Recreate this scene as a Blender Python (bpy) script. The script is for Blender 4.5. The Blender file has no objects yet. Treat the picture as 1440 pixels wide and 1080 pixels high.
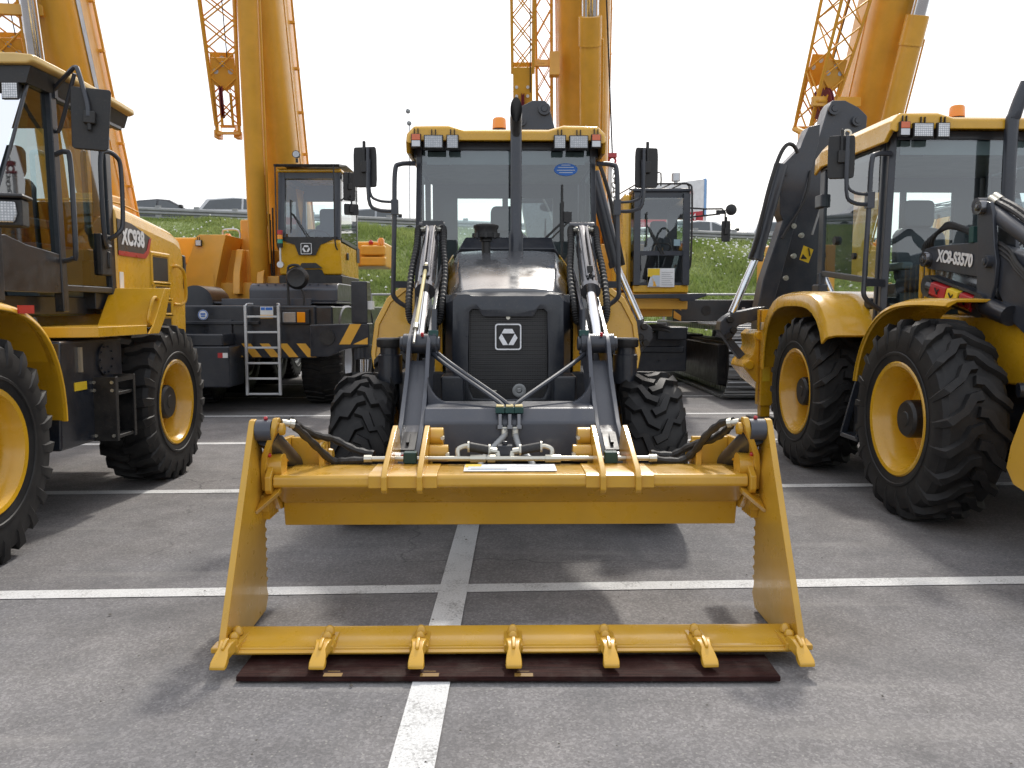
import bpy, bmesh, math, random
from mathutils import Vector, Matrix, Euler
random.seed(7)
R = math.radians
S = bpy.context.scene
C = S.collection
PI = math.pi
# ---------------------------------------------------------------- camera
FPX, CAMH, PITCH = 1185.0, 1.5, R(5.06)
cd = bpy.data.cameras.new('camera'); cam = bpy.data.objects.new('camera', cd); C.objects.link(cam)
cam.location = (0, 0, CAMH); cam.rotation_euler = (PI/2-PITCH, 0, 0)
cd.sensor_width = 36; cd.lens = FPX/1440*36; cd.clip_start = .05; cd.clip_end = 3000
cd.dof.use_dof = True; cd.dof.focus_distance = 5.2; cd.dof.aperture_fstop = 9
S.camera = cam
# ---------------------------------------------------------------- sky and sun
SUN_EL, SUN_AZ = R(45), R(10)      # azimuth from +Y (ahead of the camera) towards +X
w = bpy.data.worlds.new('World'); S.world = w; w.use_nodes = True
nt = w.node_tree; nt.nodes.clear()
def wn(t, **k):
    n = nt.nodes.new(t)
    for a, b in k.items(): setattr(n, a, b)
    return n
sky = wn('ShaderNodeTexSky', sky_type='NISHITA', sun_disc=False, sun_elevation=SUN_EL, sun_rotation=SUN_AZ, air_density=1.0, dust_density=4.0, ozone_density=1.0)
bg1 = wn('ShaderNodeBackground'); bg1.inputs['Strength'].default_value = .07
bg2 = wn('ShaderNodeBackground'); bg2.inputs['Strength'].default_value = .93
tc = wn('ShaderNodeTexCoord'); nz = wn('ShaderNodeTexNoise'); nz.inputs['Scale'].default_value = 2.2; nz.inputs['Detail'].default_value = 5
rp = wn('ShaderNodeValToRGB'); rp.color_ramp.elements[0].position = .3; rp.color_ramp.elements[1].position = .75
rp.color_ramp.elements[0].color = (.92, .95, 1, 1); rp.color_ramp.elements[1].color = (1, 1, 1, 1)
ad = wn('ShaderNodeAddShader'); wo = wn('ShaderNodeOutputWorld')
nt.links.new(sky.outputs[0], bg1.inputs[0]); nt.links.new(tc.outputs['Generated'], nz.inputs['Vector'])
nt.links.new(nz.outputs['Fac'], rp.inputs[0]); nt.links.new(rp.outputs[0], bg2.inputs[0])
nt.links.new(bg1.outputs[0], ad.inputs[0]); nt.links.new(bg2.outputs[0], ad.inputs[1]); nt.links.new(ad.outputs[0], wo.inputs[0])
sd = bpy.data.lights.new('sun', 'SUN'); sd.energy = 2.4; sd.angle = R(3.2); sd.color = (1, .955, .88)
so = bpy.data.objects.new('sun', sd); C.objects.link(so)
sv = Vector((math.sin(SUN_AZ)*math.cos(SUN_EL), math.cos(SUN_AZ)*math.cos(SUN_EL), math.sin(SUN_EL)))
so.rotation_euler = sv.to_track_quat('Z', 'Y').to_euler(); so.location = (0, 0, 60)
S.view_settings.view_transform = 'Standard'; S.view_settings.look = 'None'
S.view_settings.exposure = 0; S.view_settings.gamma = 1; S.view_settings.use_curve_mapping = False
S.cycles.max_bounces = 8; S.cycles.transparent_max_bounces = 16; S.cycles.caustics_reflective = False; S.cycles.caustics_refractive = False
S.cycles.use_denoising = True

# ---------------------------------------------------------------- helpers
def at(px, py, Y):
    """World point seen at photo pixel (px, py) of the 1440x1080 photo at distance Y."""
    x, u = (px-720)/FPX, (540-py)/FPX
    c, s = math.cos(PITCH), math.sin(PITCH)
    d = Vector((x, c+u*s, -s+u*c))
    return Vector((0, 0, CAMH)) + d*(Y/d.y)
class MB:
    def __init__(self): self.bm = bmesh.new()
    def v(self, p): return self.bm.verts.new(p)
    def f(self, vs):
        try: return self.bm.faces.new(vs)
        except ValueError: return None
    def box(self, x0, x1, y0, y1, z0, z1, M=None):
        P = [Vector((x, y, z)) for z in (z0, z1) for y in (y0, y1) for x in (x0, x1)]
        if M is not None: P = [M @ p for p in P]
        V = [self.v(p) for p in P]
        for q in ((0, 2, 3, 1), (4, 5, 7, 6), (0, 1, 5, 4), (2, 6, 7, 3), (0, 4, 6, 2), (1, 3, 7, 5)): self.f([V[i] for i in q])
        return self
    def bar(self, p0, p1, w, h, up=(0, 0, 1)):
        """rectangular bar from p0 to p1, w wide across, h tall along up"""
        p0, p1 = Vector(p0), Vector(p1); d = (p1-p0).normalized(); u = Vector(up)
        s = d.cross(u)
        if s.length < 1e-5: s = d.cross(Vector((1, 0, 0)))
        s.normalize(); u = s.cross(d).normalized()
        a = [self.v(p0+s*x*w/2+u*z*h/2) for x, z in ((-1, -1), (1, -1), (1, 1), (-1, 1))]
        b = [self.v(p1+s*x*w/2+u*z*h/2) for x, z in ((-1, -1), (1, -1), (1, 1), (-1, 1))]
        self.f(a[::-1]); self.f(b)
        for i in range(4): self.f([a[i], a[(i+1) % 4], b[(i+1) % 4], b[i]])
        return self
    def prism(self, pts, plane, a, b):
        """closed 2D outline extruded from a to b along the third axis"""
        g = {'yz': lambda p, t: (t, p[0], p[1]), 'xz': lambda p, t: (p[0], t, p[1]), 'xy': lambda p, t: (p[0], p[1], t)}[plane]
        A = [self.v(g(p, a)) for p in pts]; B = [self.v(g(p, b)) for p in pts]; n = len(pts)
        self.f(A); self.f(B[::-1])
        for i in range(n): self.f([A[i], B[i], B[(i+1) % n], A[(i+1) % n]])
        return self
    def loft(self, rings, closed=True, cap=True):
        Vs = [[self.v(p) for p in r] for r in rings]; n = len(rings[0])
        for a, b in zip(Vs, Vs[1:]):
            for i in range(n if closed else n-1): self.f([a[i], a[(i+1) % n], b[(i+1) % n], b[i]])
        if cap and closed: self.f(Vs[0][::-1]); self.f(Vs[-1])
        return self
    def lathe(self, prof, p, ax=(1, 0, 0), n=24, cap=True):
        """prof: (distance along ax, radius)"""
        p = Vector(p); ax = Vector(ax).normalized(); u = ax.orthogonal().normalized(); w_ = ax.cross(u)
        return self.loft([[p+ax*a+(u*math.cos(t)+w_*math.sin(t))*r for t in (2*PI*k/n for k in range(n))] for a, r in prof], cap=cap)
    def cyl(self, p0, p1, r, r1=None, n=14):
        p0, p1 = Vector(p0), Vector(p1); L = (p1-p0).length
        return self.lathe([(0, r), (L, r if r1 is None else r1)], p0, p1-p0, n)
    def ring(self, p, ax, r0, r1, h, n=24):
        p = Vector(p); ax = Vector(ax).normalized()
        return self.lathe([(0, r0), (0, r1), (h, r1), (h, r0), (0, r0)], p, ax, n, cap=False)
    def ball(self, p, r, n=10, sz=1):
        return self.lathe([(-r*math.cos(PI*k/n)*sz, max(r*math.sin(PI*k/n), r*.02)) for k in range(n+1)], p, (0, 0, 1), n*2)
    def tube(self, pts, r, n=8, sub=0, rfun=None):
        pts = [Vector(p) for p in pts]
        if sub: pts = spline(pts, sub)
        rings = []; u = None
        for i, p in enumerate(pts):
            d = (pts[min(i+1, len(pts)-1)]-pts[max(i-1, 0)]).normalized()
            u = d.orthogonal().normalized() if u is None else (u-d*u.dot(d)).normalized()
            w_ = d.cross(u); rr = rfun(i) if rfun else r
            rings.append([p+(u*math.cos(2*PI*k/n)+w_*math.sin(2*PI*k/n))*rr for k in range(n)])
        return self.loft(rings)
    def quad(self, *ps): self.f([self.v(p) for p in ps]); return self
def spline(pts, sub):
    P = [pts[0]]+pts+[pts[-1]]; out = []
    for i in range(1, len(P)-2):
        a, b, c, d = P[i-1:i+3]
        for k in range(sub):
            t = k/sub
            out.append(.5*((2*b)+(c-a)*t+(2*a-5*b+4*c-d)*t*t+(3*b-a-3*c+d)*t**3))
    return out+[pts[-1]]
def mesh_of(mb, mat, smooth=38, name='mesh'):
    bm = mb.bm
    bmesh.ops.remove_doubles(bm, verts=bm.verts, dist=1e-6)
    bmesh.ops.recalc_face_normals(bm, faces=bm.faces)
    me = bpy.data.meshes.new(name); bm.to_mesh(me); bm.free()
    me.materials.append(mat)
    if smooth:
        me.polygons.foreach_set('use_smooth', [True]*len(me.polygons)); me.set_sharp_from_angle(angle=R(smooth))
    return me
def ob(name, mb, mat, par=None, bev=0, smooth=38, loc=None, rot=None, label=None, kind=None):
    me = mb if isinstance(mb, bpy.types.Mesh) else mesh_of(mb, mat, smooth, name)
    o = bpy.data.objects.new(name, me); C.objects.link(o)
    if par is not None: o.parent = par
    if loc is not None: o.location = loc
    if rot is not None: o.rotation_euler = rot
    if bev:
        m = o.modifiers.new('bevel', 'BEVEL'); m.width = bev; m.segments = 2; m.limit_method = 'ANGLE'; m.angle_limit = R(35); m.harden_normals = True
    if label: o['label'] = label
    if kind: o['kind'] = kind
    return o
def thing(name, label, cat, loc=(0, 0, 0), rz=0, group=None):
    o = bpy.data.objects.new(name, None); C.objects.link(o)
    o.empty_display_size = .3
    o.location = loc; o.rotation_euler = (0, 0, rz); o['label'] = label; o['category'] = cat
    if group: o['group'] = group
    return o
def tag(o, label, cat, group=None):
    o['label'] = label; o['category'] = cat
    if group: o['group'] = group
    return o
def struct(name, mb, mat, par=None, **k):
    o = ob(name, mb, mat, par, **k)
    if par is None: o['kind'] = 'structure'
    return o
def dup(o, par, loc=None, rot=None, label=None, name=None):
    c = o.copy(); C.objects.link(c); c.parent = par
    if name: c.name = name
    if loc is not None: c.location = loc
    if rot is not None: c.rotation_euler = rot
    if label: c['label'] = label
    for ch in o.children: dup(ch, c)
    return c
def text(name, s, mat, par, loc, rot, size, ext=.002, sx=1, off=0, align='CENTER'):
    cu = bpy.data.curves.new(name, 'FONT'); cu.body = s; cu.size = size; cu.extrude = ext; cu.offset = off
    cu.align_x = align; cu.align_y = 'CENTER'; cu.materials.append(mat)
    tmp = bpy.data.objects.new('text', cu); me = bpy.data.meshes.new_from_object(tmp); bpy.data.objects.remove(tmp)
    me.name = name; o = bpy.data.objects.new(name, me); C.objects.link(o); o.parent = par
    o.location = loc; o.rotation_euler = rot; o.scale = (sx, 1, 1)
    return o
# ---------------------------------------------------------------- materials
def mat(name):
    m = bpy.data.materials.new(name); m.use_nodes = True
    return m, m.node_tree, m.node_tree.nodes['Principled BSDF']
def nn(t, ty, **k):
    n = t.nodes.new(ty)
    for a, b in k.items():
        if a in n.inputs: n.inputs[a].default_value = b
        else: setattr(n, a, b)
    return n
def ramp(t, src, p0, c0, p1, c1):
    r = t.nodes.new('ShaderNodeValToRGB'); e = r.color_ramp.elements
    e[0].position, e[1].position = p0, p1
    e[0].color = (*c0, 1) if len(c0) == 3 else c0; e[1].color = (*c1, 1) if len(c1) == 3 else c1
    t.links.new(src, r.inputs[0]); return r
def g3(v): return (v, v, v)
def mixc(t, fac, a, b, mode='MIX'):
    m = t.nodes.new('ShaderNodeMix'); m.data_type = 'RGBA'; m.blend_type = mode
    for s_, v in ((m.inputs[0], fac), (m.inputs[6], a), (m.inputs[7], b)):
        if hasattr(v, 'is_output'): t.links.new(v, s_)
        else: s_.default_value = v if isinstance(v, (int, float)) else (*v, 1)
    return m.outputs[2]
def noise(t, scale, detail=4, rough=.55, coord='Object'):
    c = t.nodes.new('ShaderNodeTexCoord'); n = nn(t, 'ShaderNodeTexNoise', Scale=scale, Detail=detail, Roughness=rough)
    t.links.new(c.outputs[coord], n.inputs['Vector']); return n.outputs['Fac']
def bump(t, b, src, strength, dist=.01):
    n = nn(t, 'ShaderNodeBump', Strength=strength, Distance=dist)
    t.links.new(src, n.inputs['Height']); t.links.new(n.outputs[0], b.inputs['Normal'])
def paint(name, col, rough=.35, coat=.3, dust=.25, metal=0, bmp=.0, dustcol=(.25, .22, .18)):
    """painted steel: faint tone drift, dust specks, slightly uneven gloss"""
    m, t, b = mat(name)
    n1 = noise(t, 3.1, 3); n2 = noise(t, 60, 6, .7); n3 = noise(t, 9, 5, .6)
    tone = ramp(t, n1, .3, g3(.88), .7, g3(1.05))
    c = mixc(t, 1.0, col, tone.outputs[0], 'MULTIPLY')
    dm = ramp(t, n2, .55, g3(0), .8, g3(dust))
    dm2 = ramp(t, n3, .4, g3(.0), .75, g3(dust*.4))
    c = mixc(t, dm.outputs[0], c, dustcol); c = mixc(t, dm2.outputs[0], c, dustcol)
    t.links.new(c, b.inputs['Base Color'])
    rr = ramp(t, n3, .3, g3(max(rough-.07, .03)), .7, g3(rough+.12)); t.links.new(rr.outputs[0], b.inputs['Roughness'])
    b.inputs['Coat Weight'].default_value = coat; b.inputs['Coat Roughness'].default_value = .12
    b.inputs['Metallic'].default_value = metal
    if bmp: bump(t, b, n2, bmp, .002)
    return m
YEL = paint('yellow_paint', (.71, .385, .017), .26, .45, .06)
YELB = paint('bucket_yellow_paint', (.60, .335, .03), .3, .4, .14, bmp=.14)
ORA = paint('crane_yellow_paint', (.80, .415, .048), .36, .25, .06)
GRY = paint('charcoal_paint', (.030, .035, .047), .38, .25, .16, bmp=.06)
GRYL = paint('boom_grey_paint', (.052, .058, .075), .38, .25, .14, bmp=.06)
NAVY = paint('dark_blue_grey_paint', (.013, .017, .026), .34, .3, .18)
HOOD = paint('hood_metallic_paint', (.13, .132, .14), .2, .7, .1, metal=.3)
BLK = paint('black_plastic', (.012, .012, .013), .45, 0, .2)
HOSE = paint('hose_rubber', (.014, .014, .015), .55, 0, .25)
INT = paint('cab_interior_plastic', (.20, .235, .245), .6, 0, .1)
SEAT = paint('seat_cover', (.055, .062, .075), .5, .1, .1, bmp=.2)
CHROME = paint('chrome_rod', (.75, .76, .78), .1, 0, .06, metal=1)
DSTEEL = paint('gunmetal_barrel', (.17, .17, .18), .2, .3, .1, metal=.9)
ZINC = paint('zinc_plated_pipe', (.62, .6, .52), .35, 0, .1, metal=.85)
ALU = paint('brushed_aluminium', (.6, .62, .64), .4, 0, .15, metal=.8)
SILV = paint('rim_silver', (.5, .51, .53), .4, 0, .2, metal=.4)
SHOE = paint('worn_track_steel', (.3, .3, .3), .38, 0, .25, metal=.6)
RED = paint('red_plastic', (.45, .015, .02), .3, .3, .05)
GREEN = paint('green_clamp_plastic', (.01, .06, .055), .45, 0, .1)
TEALL = paint('green_lens', (.02, .3, .2), .25, .3, .05)
CREAM = paint('cream_level_rod', (.75, .62, .3), .4, .1, .1)
WHITE = paint('white_paint', (.78, .78, .77), .4, .1, .1)
WPRINT = paint('white_lettering', (.8, .8, .8), .5, 0, .1)
YPRINT = paint('warning_yellow', (.8, .55, .03), .45, 0, .1)
BLUES = paint('pale_blue_sign', (.22, .42, .72), .5, 0, .05)
BLUEP = paint('blue_print', (.03, .16, .55), .45, 0, .05)
REDP = paint('red_print', (.5, .04, .05), .5, 0, .1)
PALEB = paint('pale_print', (.55, .62, .7), .5, 0, .1)
GREYP = paint('grey_print', (.45, .45, .46), .5, 0, .05)
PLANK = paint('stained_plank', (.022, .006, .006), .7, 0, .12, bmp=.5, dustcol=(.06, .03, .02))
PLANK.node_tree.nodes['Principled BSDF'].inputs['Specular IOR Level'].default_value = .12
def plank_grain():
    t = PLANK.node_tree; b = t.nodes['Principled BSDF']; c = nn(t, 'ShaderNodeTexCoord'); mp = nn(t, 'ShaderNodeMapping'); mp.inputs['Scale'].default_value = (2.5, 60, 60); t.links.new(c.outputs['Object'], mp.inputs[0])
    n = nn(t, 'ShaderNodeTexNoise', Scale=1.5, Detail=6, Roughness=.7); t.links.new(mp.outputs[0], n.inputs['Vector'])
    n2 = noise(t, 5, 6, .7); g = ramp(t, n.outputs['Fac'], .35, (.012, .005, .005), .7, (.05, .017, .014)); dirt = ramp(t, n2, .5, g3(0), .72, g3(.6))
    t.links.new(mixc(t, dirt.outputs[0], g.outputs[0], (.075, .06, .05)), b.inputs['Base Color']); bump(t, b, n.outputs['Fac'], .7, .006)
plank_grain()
GALV = paint('galvanised_steel', (.33, .34, .34), .5, 0, .35, metal=.5)
ROPE = paint('hoist_rope_red', (.17, .02, .03), .6, 0, .2)
def tyre_mat():
    m, t, b = mat('tyre_rubber')
    n1 = noise(t, 6, 5); n2 = noise(t, 90, 5, .7)
    c = ramp(t, n1, .35, (.011, .011, .012), .75, (.03, .029, .028))
    c2 = mixc(t, ramp(t, n2, .55, g3(0), .8, g3(.5)).outputs[0], c.outputs[0], (.055, .048, .04))
    t.links.new(c2, b.inputs['Base Color']); b.inputs['Roughness'].default_value = .55; b.inputs['Specular IOR Level'].default_value = .3
    bump(t, b, n2, .15, .003); return m
TYRE = tyre_mat()
def glass(name, tint, amount=.0):
    m, t, b = mat(name); t.nodes.remove(b)
    out = t.nodes['Material Output']
    tr = nn(t, 'ShaderNodeBsdfTransparent'); tr.inputs[0].default_value = (*tint, 1)
    gl = nn(t, 'ShaderNodeBsdfGlossy', Roughness=.02); gl.inputs[0].default_value = (.95, .97, 1, 1)
    fr = nn(t, 'ShaderNodeFresnel', IOR=1.5)
    ad_ = nn(t, 'ShaderNodeMath', operation='ADD'); ad_.inputs[1].default_value = amount; t.links.new(fr.outputs[0], ad_.inputs[0])
    mx = nn(t, 'ShaderNodeMixShader'); t.links.new(ad_.outputs[0], mx.inputs[0]); t.links.new(tr.outputs[0], mx.inputs[1]); t.links.new(gl.outputs[0], mx.inputs[2])
    t.links.new(mx.outputs[0], out.inputs[0]); return m
GLASS = glass('tinted_glass', (.84, .935, .935), .085)
GLASSD = glass('dark_tinted_glass', (.42, .5, .52), .06)
GLASSL = glass('loader_cab_glass', (.42, .48, .49), .08)
GLASSC = glass('car_glass', (.2, .24, .26), .1)
LENS = paint('clear_lamp_lens', (.55, .56, .58), .15, .8, .05, metal=.3)
AMBER = paint('amber_lens', (.9, .3, .01), .2, .6, .05)
ORL = paint('orange_lens', (.7, .13, .03), .22, .6, .05)
def led_mat():
    m, t, b = mat('led_lamp_face')
    c = nn(t, 'ShaderNodeTexCoord'); v = nn(t, 'ShaderNodeTexVoronoi', Scale=62, Randomness=.12)
    t.links.new(c.outputs['Object'], v.inputs['Vector'])
    r = ramp(t, v.outputs['Distance'], .1, (.85, .85, .85), .55, (.3, .31, .33)); t.links.new(r.outputs[0], b.inputs['Base Color'])
    b.inputs['Roughness'].default_value = .2; b.inputs['Coat Weight'].default_value = .8; b.inputs['Metallic'].default_value = .3
    return m
LED = led_mat()
def asphalt():
    m, t, b = mat('worn_asphalt')
    big = noise(t, .35, 4, .6); mid = noise(t, 3.0, 6, .65); c = nn(t, 'ShaderNodeTexCoord')
    vo = nn(t, 'ShaderNodeTexVoronoi', Scale=95); t.links.new(c.outputs['Object'], vo.inputs['Vector'])
    vo2 = nn(t, 'ShaderNodeTexVoronoi', Scale=62); t.links.new(c.outputs['Object'], vo2.inputs['Vector'])
    fine = noise(t, 160, 3, .7)
    base = ramp(t, big, .3, (.152, .150, .157), .72, (.262, .246, .236))
    md = ramp(t, mid, .3, g3(.78), .72, g3(1.16)); col = mixc(t, 1, base.outputs[0], md.outputs[0], 'MULTIPLY')
    sp = ramp(t, vo.outputs['Color'], .35, g3(.82), .85, g3(1.2)); col = mixc(t, 1, col, sp.outputs[0], 'MULTIPLY')
    fi = ramp(t, fine, .35, g3(.76), .7, g3(1.24)); col = mixc(t, .8, col, fi.outputs[0], 'MULTIPLY')
    # pale stone chips
    sep = nn(t, 'ShaderNodeSeparateColor'); t.links.new(vo2.outputs['Color'], sep.inputs[0])
    ch = ramp(t, sep.outputs[0],   .74, g3(0), .80, g3(.75)); dn = ramp(t, vo2.outputs['Distance'], .2, g3(1), .34, g3(0))
    chip = mixc(t, 1, ch.outputs[0], dn.outputs[0], 'MULTIPLY'); col = mixc(t, chip, col, (.31, .30, .28))
    # dark oil and tyre stains
    st = noise(t, .9, 7, .62); sr = ramp(t, st, .54, g3(0), .70, g3(.6)); col = mixc(t, sr.outputs[0], col, (.09, .09, .093))
    mp = nn(t, 'ShaderNodeMapping'); mp.inputs['Scale'].default_value = (.5, 6, 1); t.links.new(c.outputs['Object'], mp.inputs[0])
    sk = nn(t, 'ShaderNodeTexNoise', Scale=.8, Detail=5); t.links.new(mp.outputs[0], sk.inputs['Vector'])
    sk2 = ramp(t, sk.outputs['Fac'], .58, g3(0), .7, g3(.3)); col = mixc(t, sk2.outputs[0], col, (.32, .305, .285))
    # hairline cracks and dragged tyre scuffs
    wp = nn(t, 'ShaderNodeTexNoise', Scale=1.6, Detail=5); t.links.new(c.outputs['Object'], wp.inputs['Vector'])
    wv = nn(t, 'ShaderNodeVectorMath', operation='MULTIPLY_ADD'); t.links.new(wp.outputs['Color'], wv.inputs[0]); wv.inputs[1].default_value = (.9, .9, 0); t.links.new(c.outputs['Object'], wv.inputs[2])
    ck = nn(t, 'ShaderNodeTexVoronoi', Scale=.32, feature='DISTANCE_TO_EDGE'); t.links.new(wv.outputs[0], ck.inputs['Vector'])
    cr = ramp(t, ck.outputs['Distance'], .0012, g3(1), .0035, g3(0)); cm = ramp(t, big, .47, g3(0), .56, g3(.75)); crk = mixc(t, 1, cr.outputs[0], cm.outputs[0], 'MULTIPLY'); col = mixc(t, crk, col, (.05, .05, .05))
    mp2 = nn(t, 'ShaderNodeMapping'); mp2.inputs['Scale'].default_value = (3.2, .22, 1); mp2.inputs['Rotation'].default_value = (0, 0, .1); t.links.new(c.outputs['Object'], mp2.inputs[0])
    ts = nn(t, 'ShaderNodeTexNoise', Scale=1.0, Detail=4, Roughness=.6); t.links.new(mp2.outputs[0], ts.inputs['Vector'])
    tr_ = ramp(t, ts.outputs['Fac'], .56, g3(0), .68, g3(.42)); col = mixc(t, tr_.outputs[0], col, (.13, .13, .133))
    t.links.new(col, b.inputs['Base Color']); b.inputs['Roughness'].default_value = .85; b.inputs['Specular IOR Level'].default_value = .35
    hm = mixc(t, .5, vo.outputs['Distance'], fine); bump(t, b, hm, .35, .005)
    return m, col
ASPH, _ = asphalt()
def line_mat():
    m, t, b = mat('worn_white_road_paint')
    n1 = noise(t, 85, 6, .8); n2 = noise(t, 4.5, 5, .6); n3 = noise(t, 120, 3, .7)
    s = nn(t, 'ShaderNodeMath', operation='ADD'); t.links.new(n1, s.inputs[0])
    k = nn(t, 'ShaderNodeMath', operation='MULTIPLY'); k.inputs[1].default_value = .55; t.links.new(n2, k.inputs[0]); t.links.new(k.outputs[0], s.inputs[1])
    wear = ramp(t, s.outputs[0], .81, g3(0), .95, g3(.85))
    pc = ramp(t, n3, .3, (.5, .5, .49), .7, (.74, .74, .73)); col = mixc(t, wear.outputs[0], pc.outputs[0], (.22, .215, .208))
    t.links.new(col, b.inputs['Base Color']); b.inputs['Roughness'].default_value = .75; bump(t, b, n1, .3, .004)
    return m
LINE = line_mat()
def grass_mats():
    m, t, b = mat('embankment_soil_and_turf')
    n1 = noise(t, .5, 5); n2 = noise(t, 6, 6, .7)
    c = ramp(t, n1, .35, (.17, .23, .065), .7, (.25, .29, .11)); c2 = mixc(t, ramp(t, n2, .5, g3(0), .75, g3(.7)).outputs[0], c.outputs[0], (.11, .095, .05))
    t.links.new(c2, b.inputs['Base Color']); b.inputs['Roughness'].default_value = .9; bump(t, b, n2, .6, .05)
    m2, t, b2 = mat('grass_blade')
    o = nn(t, 'ShaderNodeTexCoord'); n = nn(t, 'ShaderNodeTexNoise', Scale=.7, Detail=4); t.links.new(o.outputs['Object'], n.inputs['Vector'])
    r = ramp(t, n.outputs['Fac'], .3, (.20, .28, .06), .72, (.38, .43, .15)); t.links.new(r.outputs[0], b2.inputs['Base Color'])
    b2.inputs['Roughness'].default_value = .6
    tl = nn(t, 'ShaderNodeBsdfTranslucent'); t.links.new(r.outputs[0], tl.inputs[0]); ms = nn(t, 'ShaderNodeMixShader'); ms.inputs[0].default_value = .4
    t.links.new(b2.outputs[0], ms.inputs[1]); t.links.new(tl.outputs[0], ms.inputs[2]); t.links.new(ms.outputs[0], t.nodes['Material Output'].inputs[0])
    return m, m2
TURF, BLADE = grass_mats()
FLOWER = paint('white_flower_petal', (.75, .75, .68), .7, 0, .05)
# ================================================================ setting
m = MB(); m.quad((-400, -200, 0), (400, -200, 0), (400, 700, 0), (-400, 700, 0)); struct('ground', m, ASPH, smooth=0)
SL = .045
def hline(Y, x0, x1, wd=.13, z=.004):
    m = MB(); n = 24
    for i in range(n):
        a, b = x0+(x1-x0)*i/n, x0+(x1-x0)*(i+1)/n
        m.quad((a, Y+SL*a-wd/2, z), (b, Y+SL*b-wd/2, z), (b, Y+SL*b+wd/2, z), (a, Y+SL*a+wd/2, z))
    struct('road_marking', m, LINE, smooth=0)
for Y in (1.9, 4.44, 6.97, 9.5, 11.95, 14.45, 16.95, 19.45): hline(Y, -14, 14)
for X0 in (-.335,): 
    m = MB(); m.quad((-.456, -3, .008), (-.300, -3, .008), (-.102, 21, .008), (-.242, 21, .008)); struct('road_marking', m, LINE, smooth=0)
# embankment: foot at Y 27, crest at Y 35
CREST, FOOT, TOPZ = 35.5, 27.0, 4.66
def bank_h(x, y):
    t = min(max((y-FOOT)/(CREST-FOOT), 0), 1)
    lean = -.0415*x
    return (t*t*(3-2*t)*.35+t*.65)*(TOPZ+lean) + .07*math.sin(x*.9+y*1.3)*math.sin(y*.7-x*.35)*min(1, t*6)
m = MB(); xs = [-62+i*1.0 for i in range(125)]; ys = [FOOT-.6+i*.45 for i in range(24)]
gr = [[m.v((x, y, bank_h(x, y)-.01)) for x in xs] for y in ys]
for j in range(len(ys)-1):
    for i in range(len(xs)-1): m.f([gr[j][i], gr[j][i+1], gr[j+1][i+1], gr[j+1][i]])
struct('embankment', m, TURF, smooth=180)
m = MB(); m.quad((-62, 36.6, TOPZ+2.37), (62, 36.6, TOPZ-2.77), (62, 60, TOPZ-2.77), (-62, 60, TOPZ+2.37)); struct('upper_road', m, ASPH, smooth=0)
# grass
rg = random.Random(3)
def tuft_mesh(n, hmax, xr, yr, seed, blade_w=.022):
    r = random.Random(seed); vs, fs = [], []
    for _ in range(n):
        x, y = r.uniform(*xr), r.uniform(*yr)
        z = bank_h(x, y); h = hmax*r.uniform(.35, 1)*(.7+.5*math.sin(x*.8)*math.sin(y*1.7+x*.3)); a = r.uniform(0, 6.28)
        dx, dy = math.cos(a)*blade_w, math.sin(a)*blade_w; lx, ly = r.gauss(0, .4)*h, r.gauss(0, .4)*h
        k = len(vs); vs += [(x-dx, y-dy, z-.02), (x+dx, y+dy, z-.02), (x+lx, y+ly, z+h)]; fs.append((k, k+1, k+2))
    return vs, fs
vs, fs = tuft_mesh(210000, .26, (-24, 26), (FOOT-.4, 36.6), 1)
me = bpy.data.meshes.new('grass'); me.from_pydata(vs, [], fs); me.materials.append(BLADE)
o = bpy.data.objects.new('grass', me); C.objects.link(o); o['kind'] = 'stuff'; o['label'] = 'short green grass covering the embankment slope'
# white clover and dandelion heads
vs, fs = [], []
r = random.Random(9)
for i in range(8000):
    x, y = r.uniform(-24, 26), FOOT+8.4*r.random()**.8
    if math.sin(x*.55+1.4)+math.sin(y*1.1+x*.2)+r.uniform(-1.2, 1.2) < (.0 if x > 0 else .75): continue
    z = bank_h(x, y)+r.uniform(.12, .3); s = r.uniform(.028, .06); k = len(vs)
    vs += [(x-s, y, z), (x, y-s, z), (x+s, y, z), (x, y+s, z), (x, y, z+s), (x, y, z-s*.6)]
    fs += [(k+a, k+b, k+4) for a, b in ((0, 1), (1, 2), (2, 3), (3, 0))]+[(k+b, k+a, k+5) for a, b in ((0, 1), (1, 2), (2, 3), (3, 0))]
me = bpy.data.meshes.new('wild_flowers'); me.from_pydata(vs, [], fs); me.materials.append(FLOWER)
o = bpy.data.objects.new('wild_flowers', me); C.objects.link(o); o['kind'] = 'stuff'; o['label'] = 'small white flower heads dotted over the grass bank'
# guard rail along the road
t = thing('guard_rail', 'grey steel guard rail on square posts along the road at the top of the bank', 'guard rail', (0, 36.0, 0))
def rail_z(x): return TOPZ-.0415*x
m = MB()
prof = [(0, .0), (.05, .04), (.05, .1), (.0, .14), (.05, .18), (.05, .25), (0, .29), (-.02, .29), (-.02, 0)]
m.loft([[(x, -p[0]-.03, rail_z(x)+.2+p[1]) for p in prof] for x in (-34, 34)]); ob('rail', m, GALV, t)
m = MB(); m.box(-34, 34, .0, .04, -.02, .03, Matrix.Translation((0, 0, TOPZ+.08)) @ Matrix.Rotation(.0415, 4, 'Y')); ob('lower_rail', m, GALV, t)
m = MB(); m.box(-.1, .1, -.02, .12, -.35, .58); me = mesh_of(m, GALV, name='post')
for i in range(28):
    x = -21.4+1.62*i; ob('post', me, None, t, loc=(x, 0, rail_z(x)))
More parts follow.
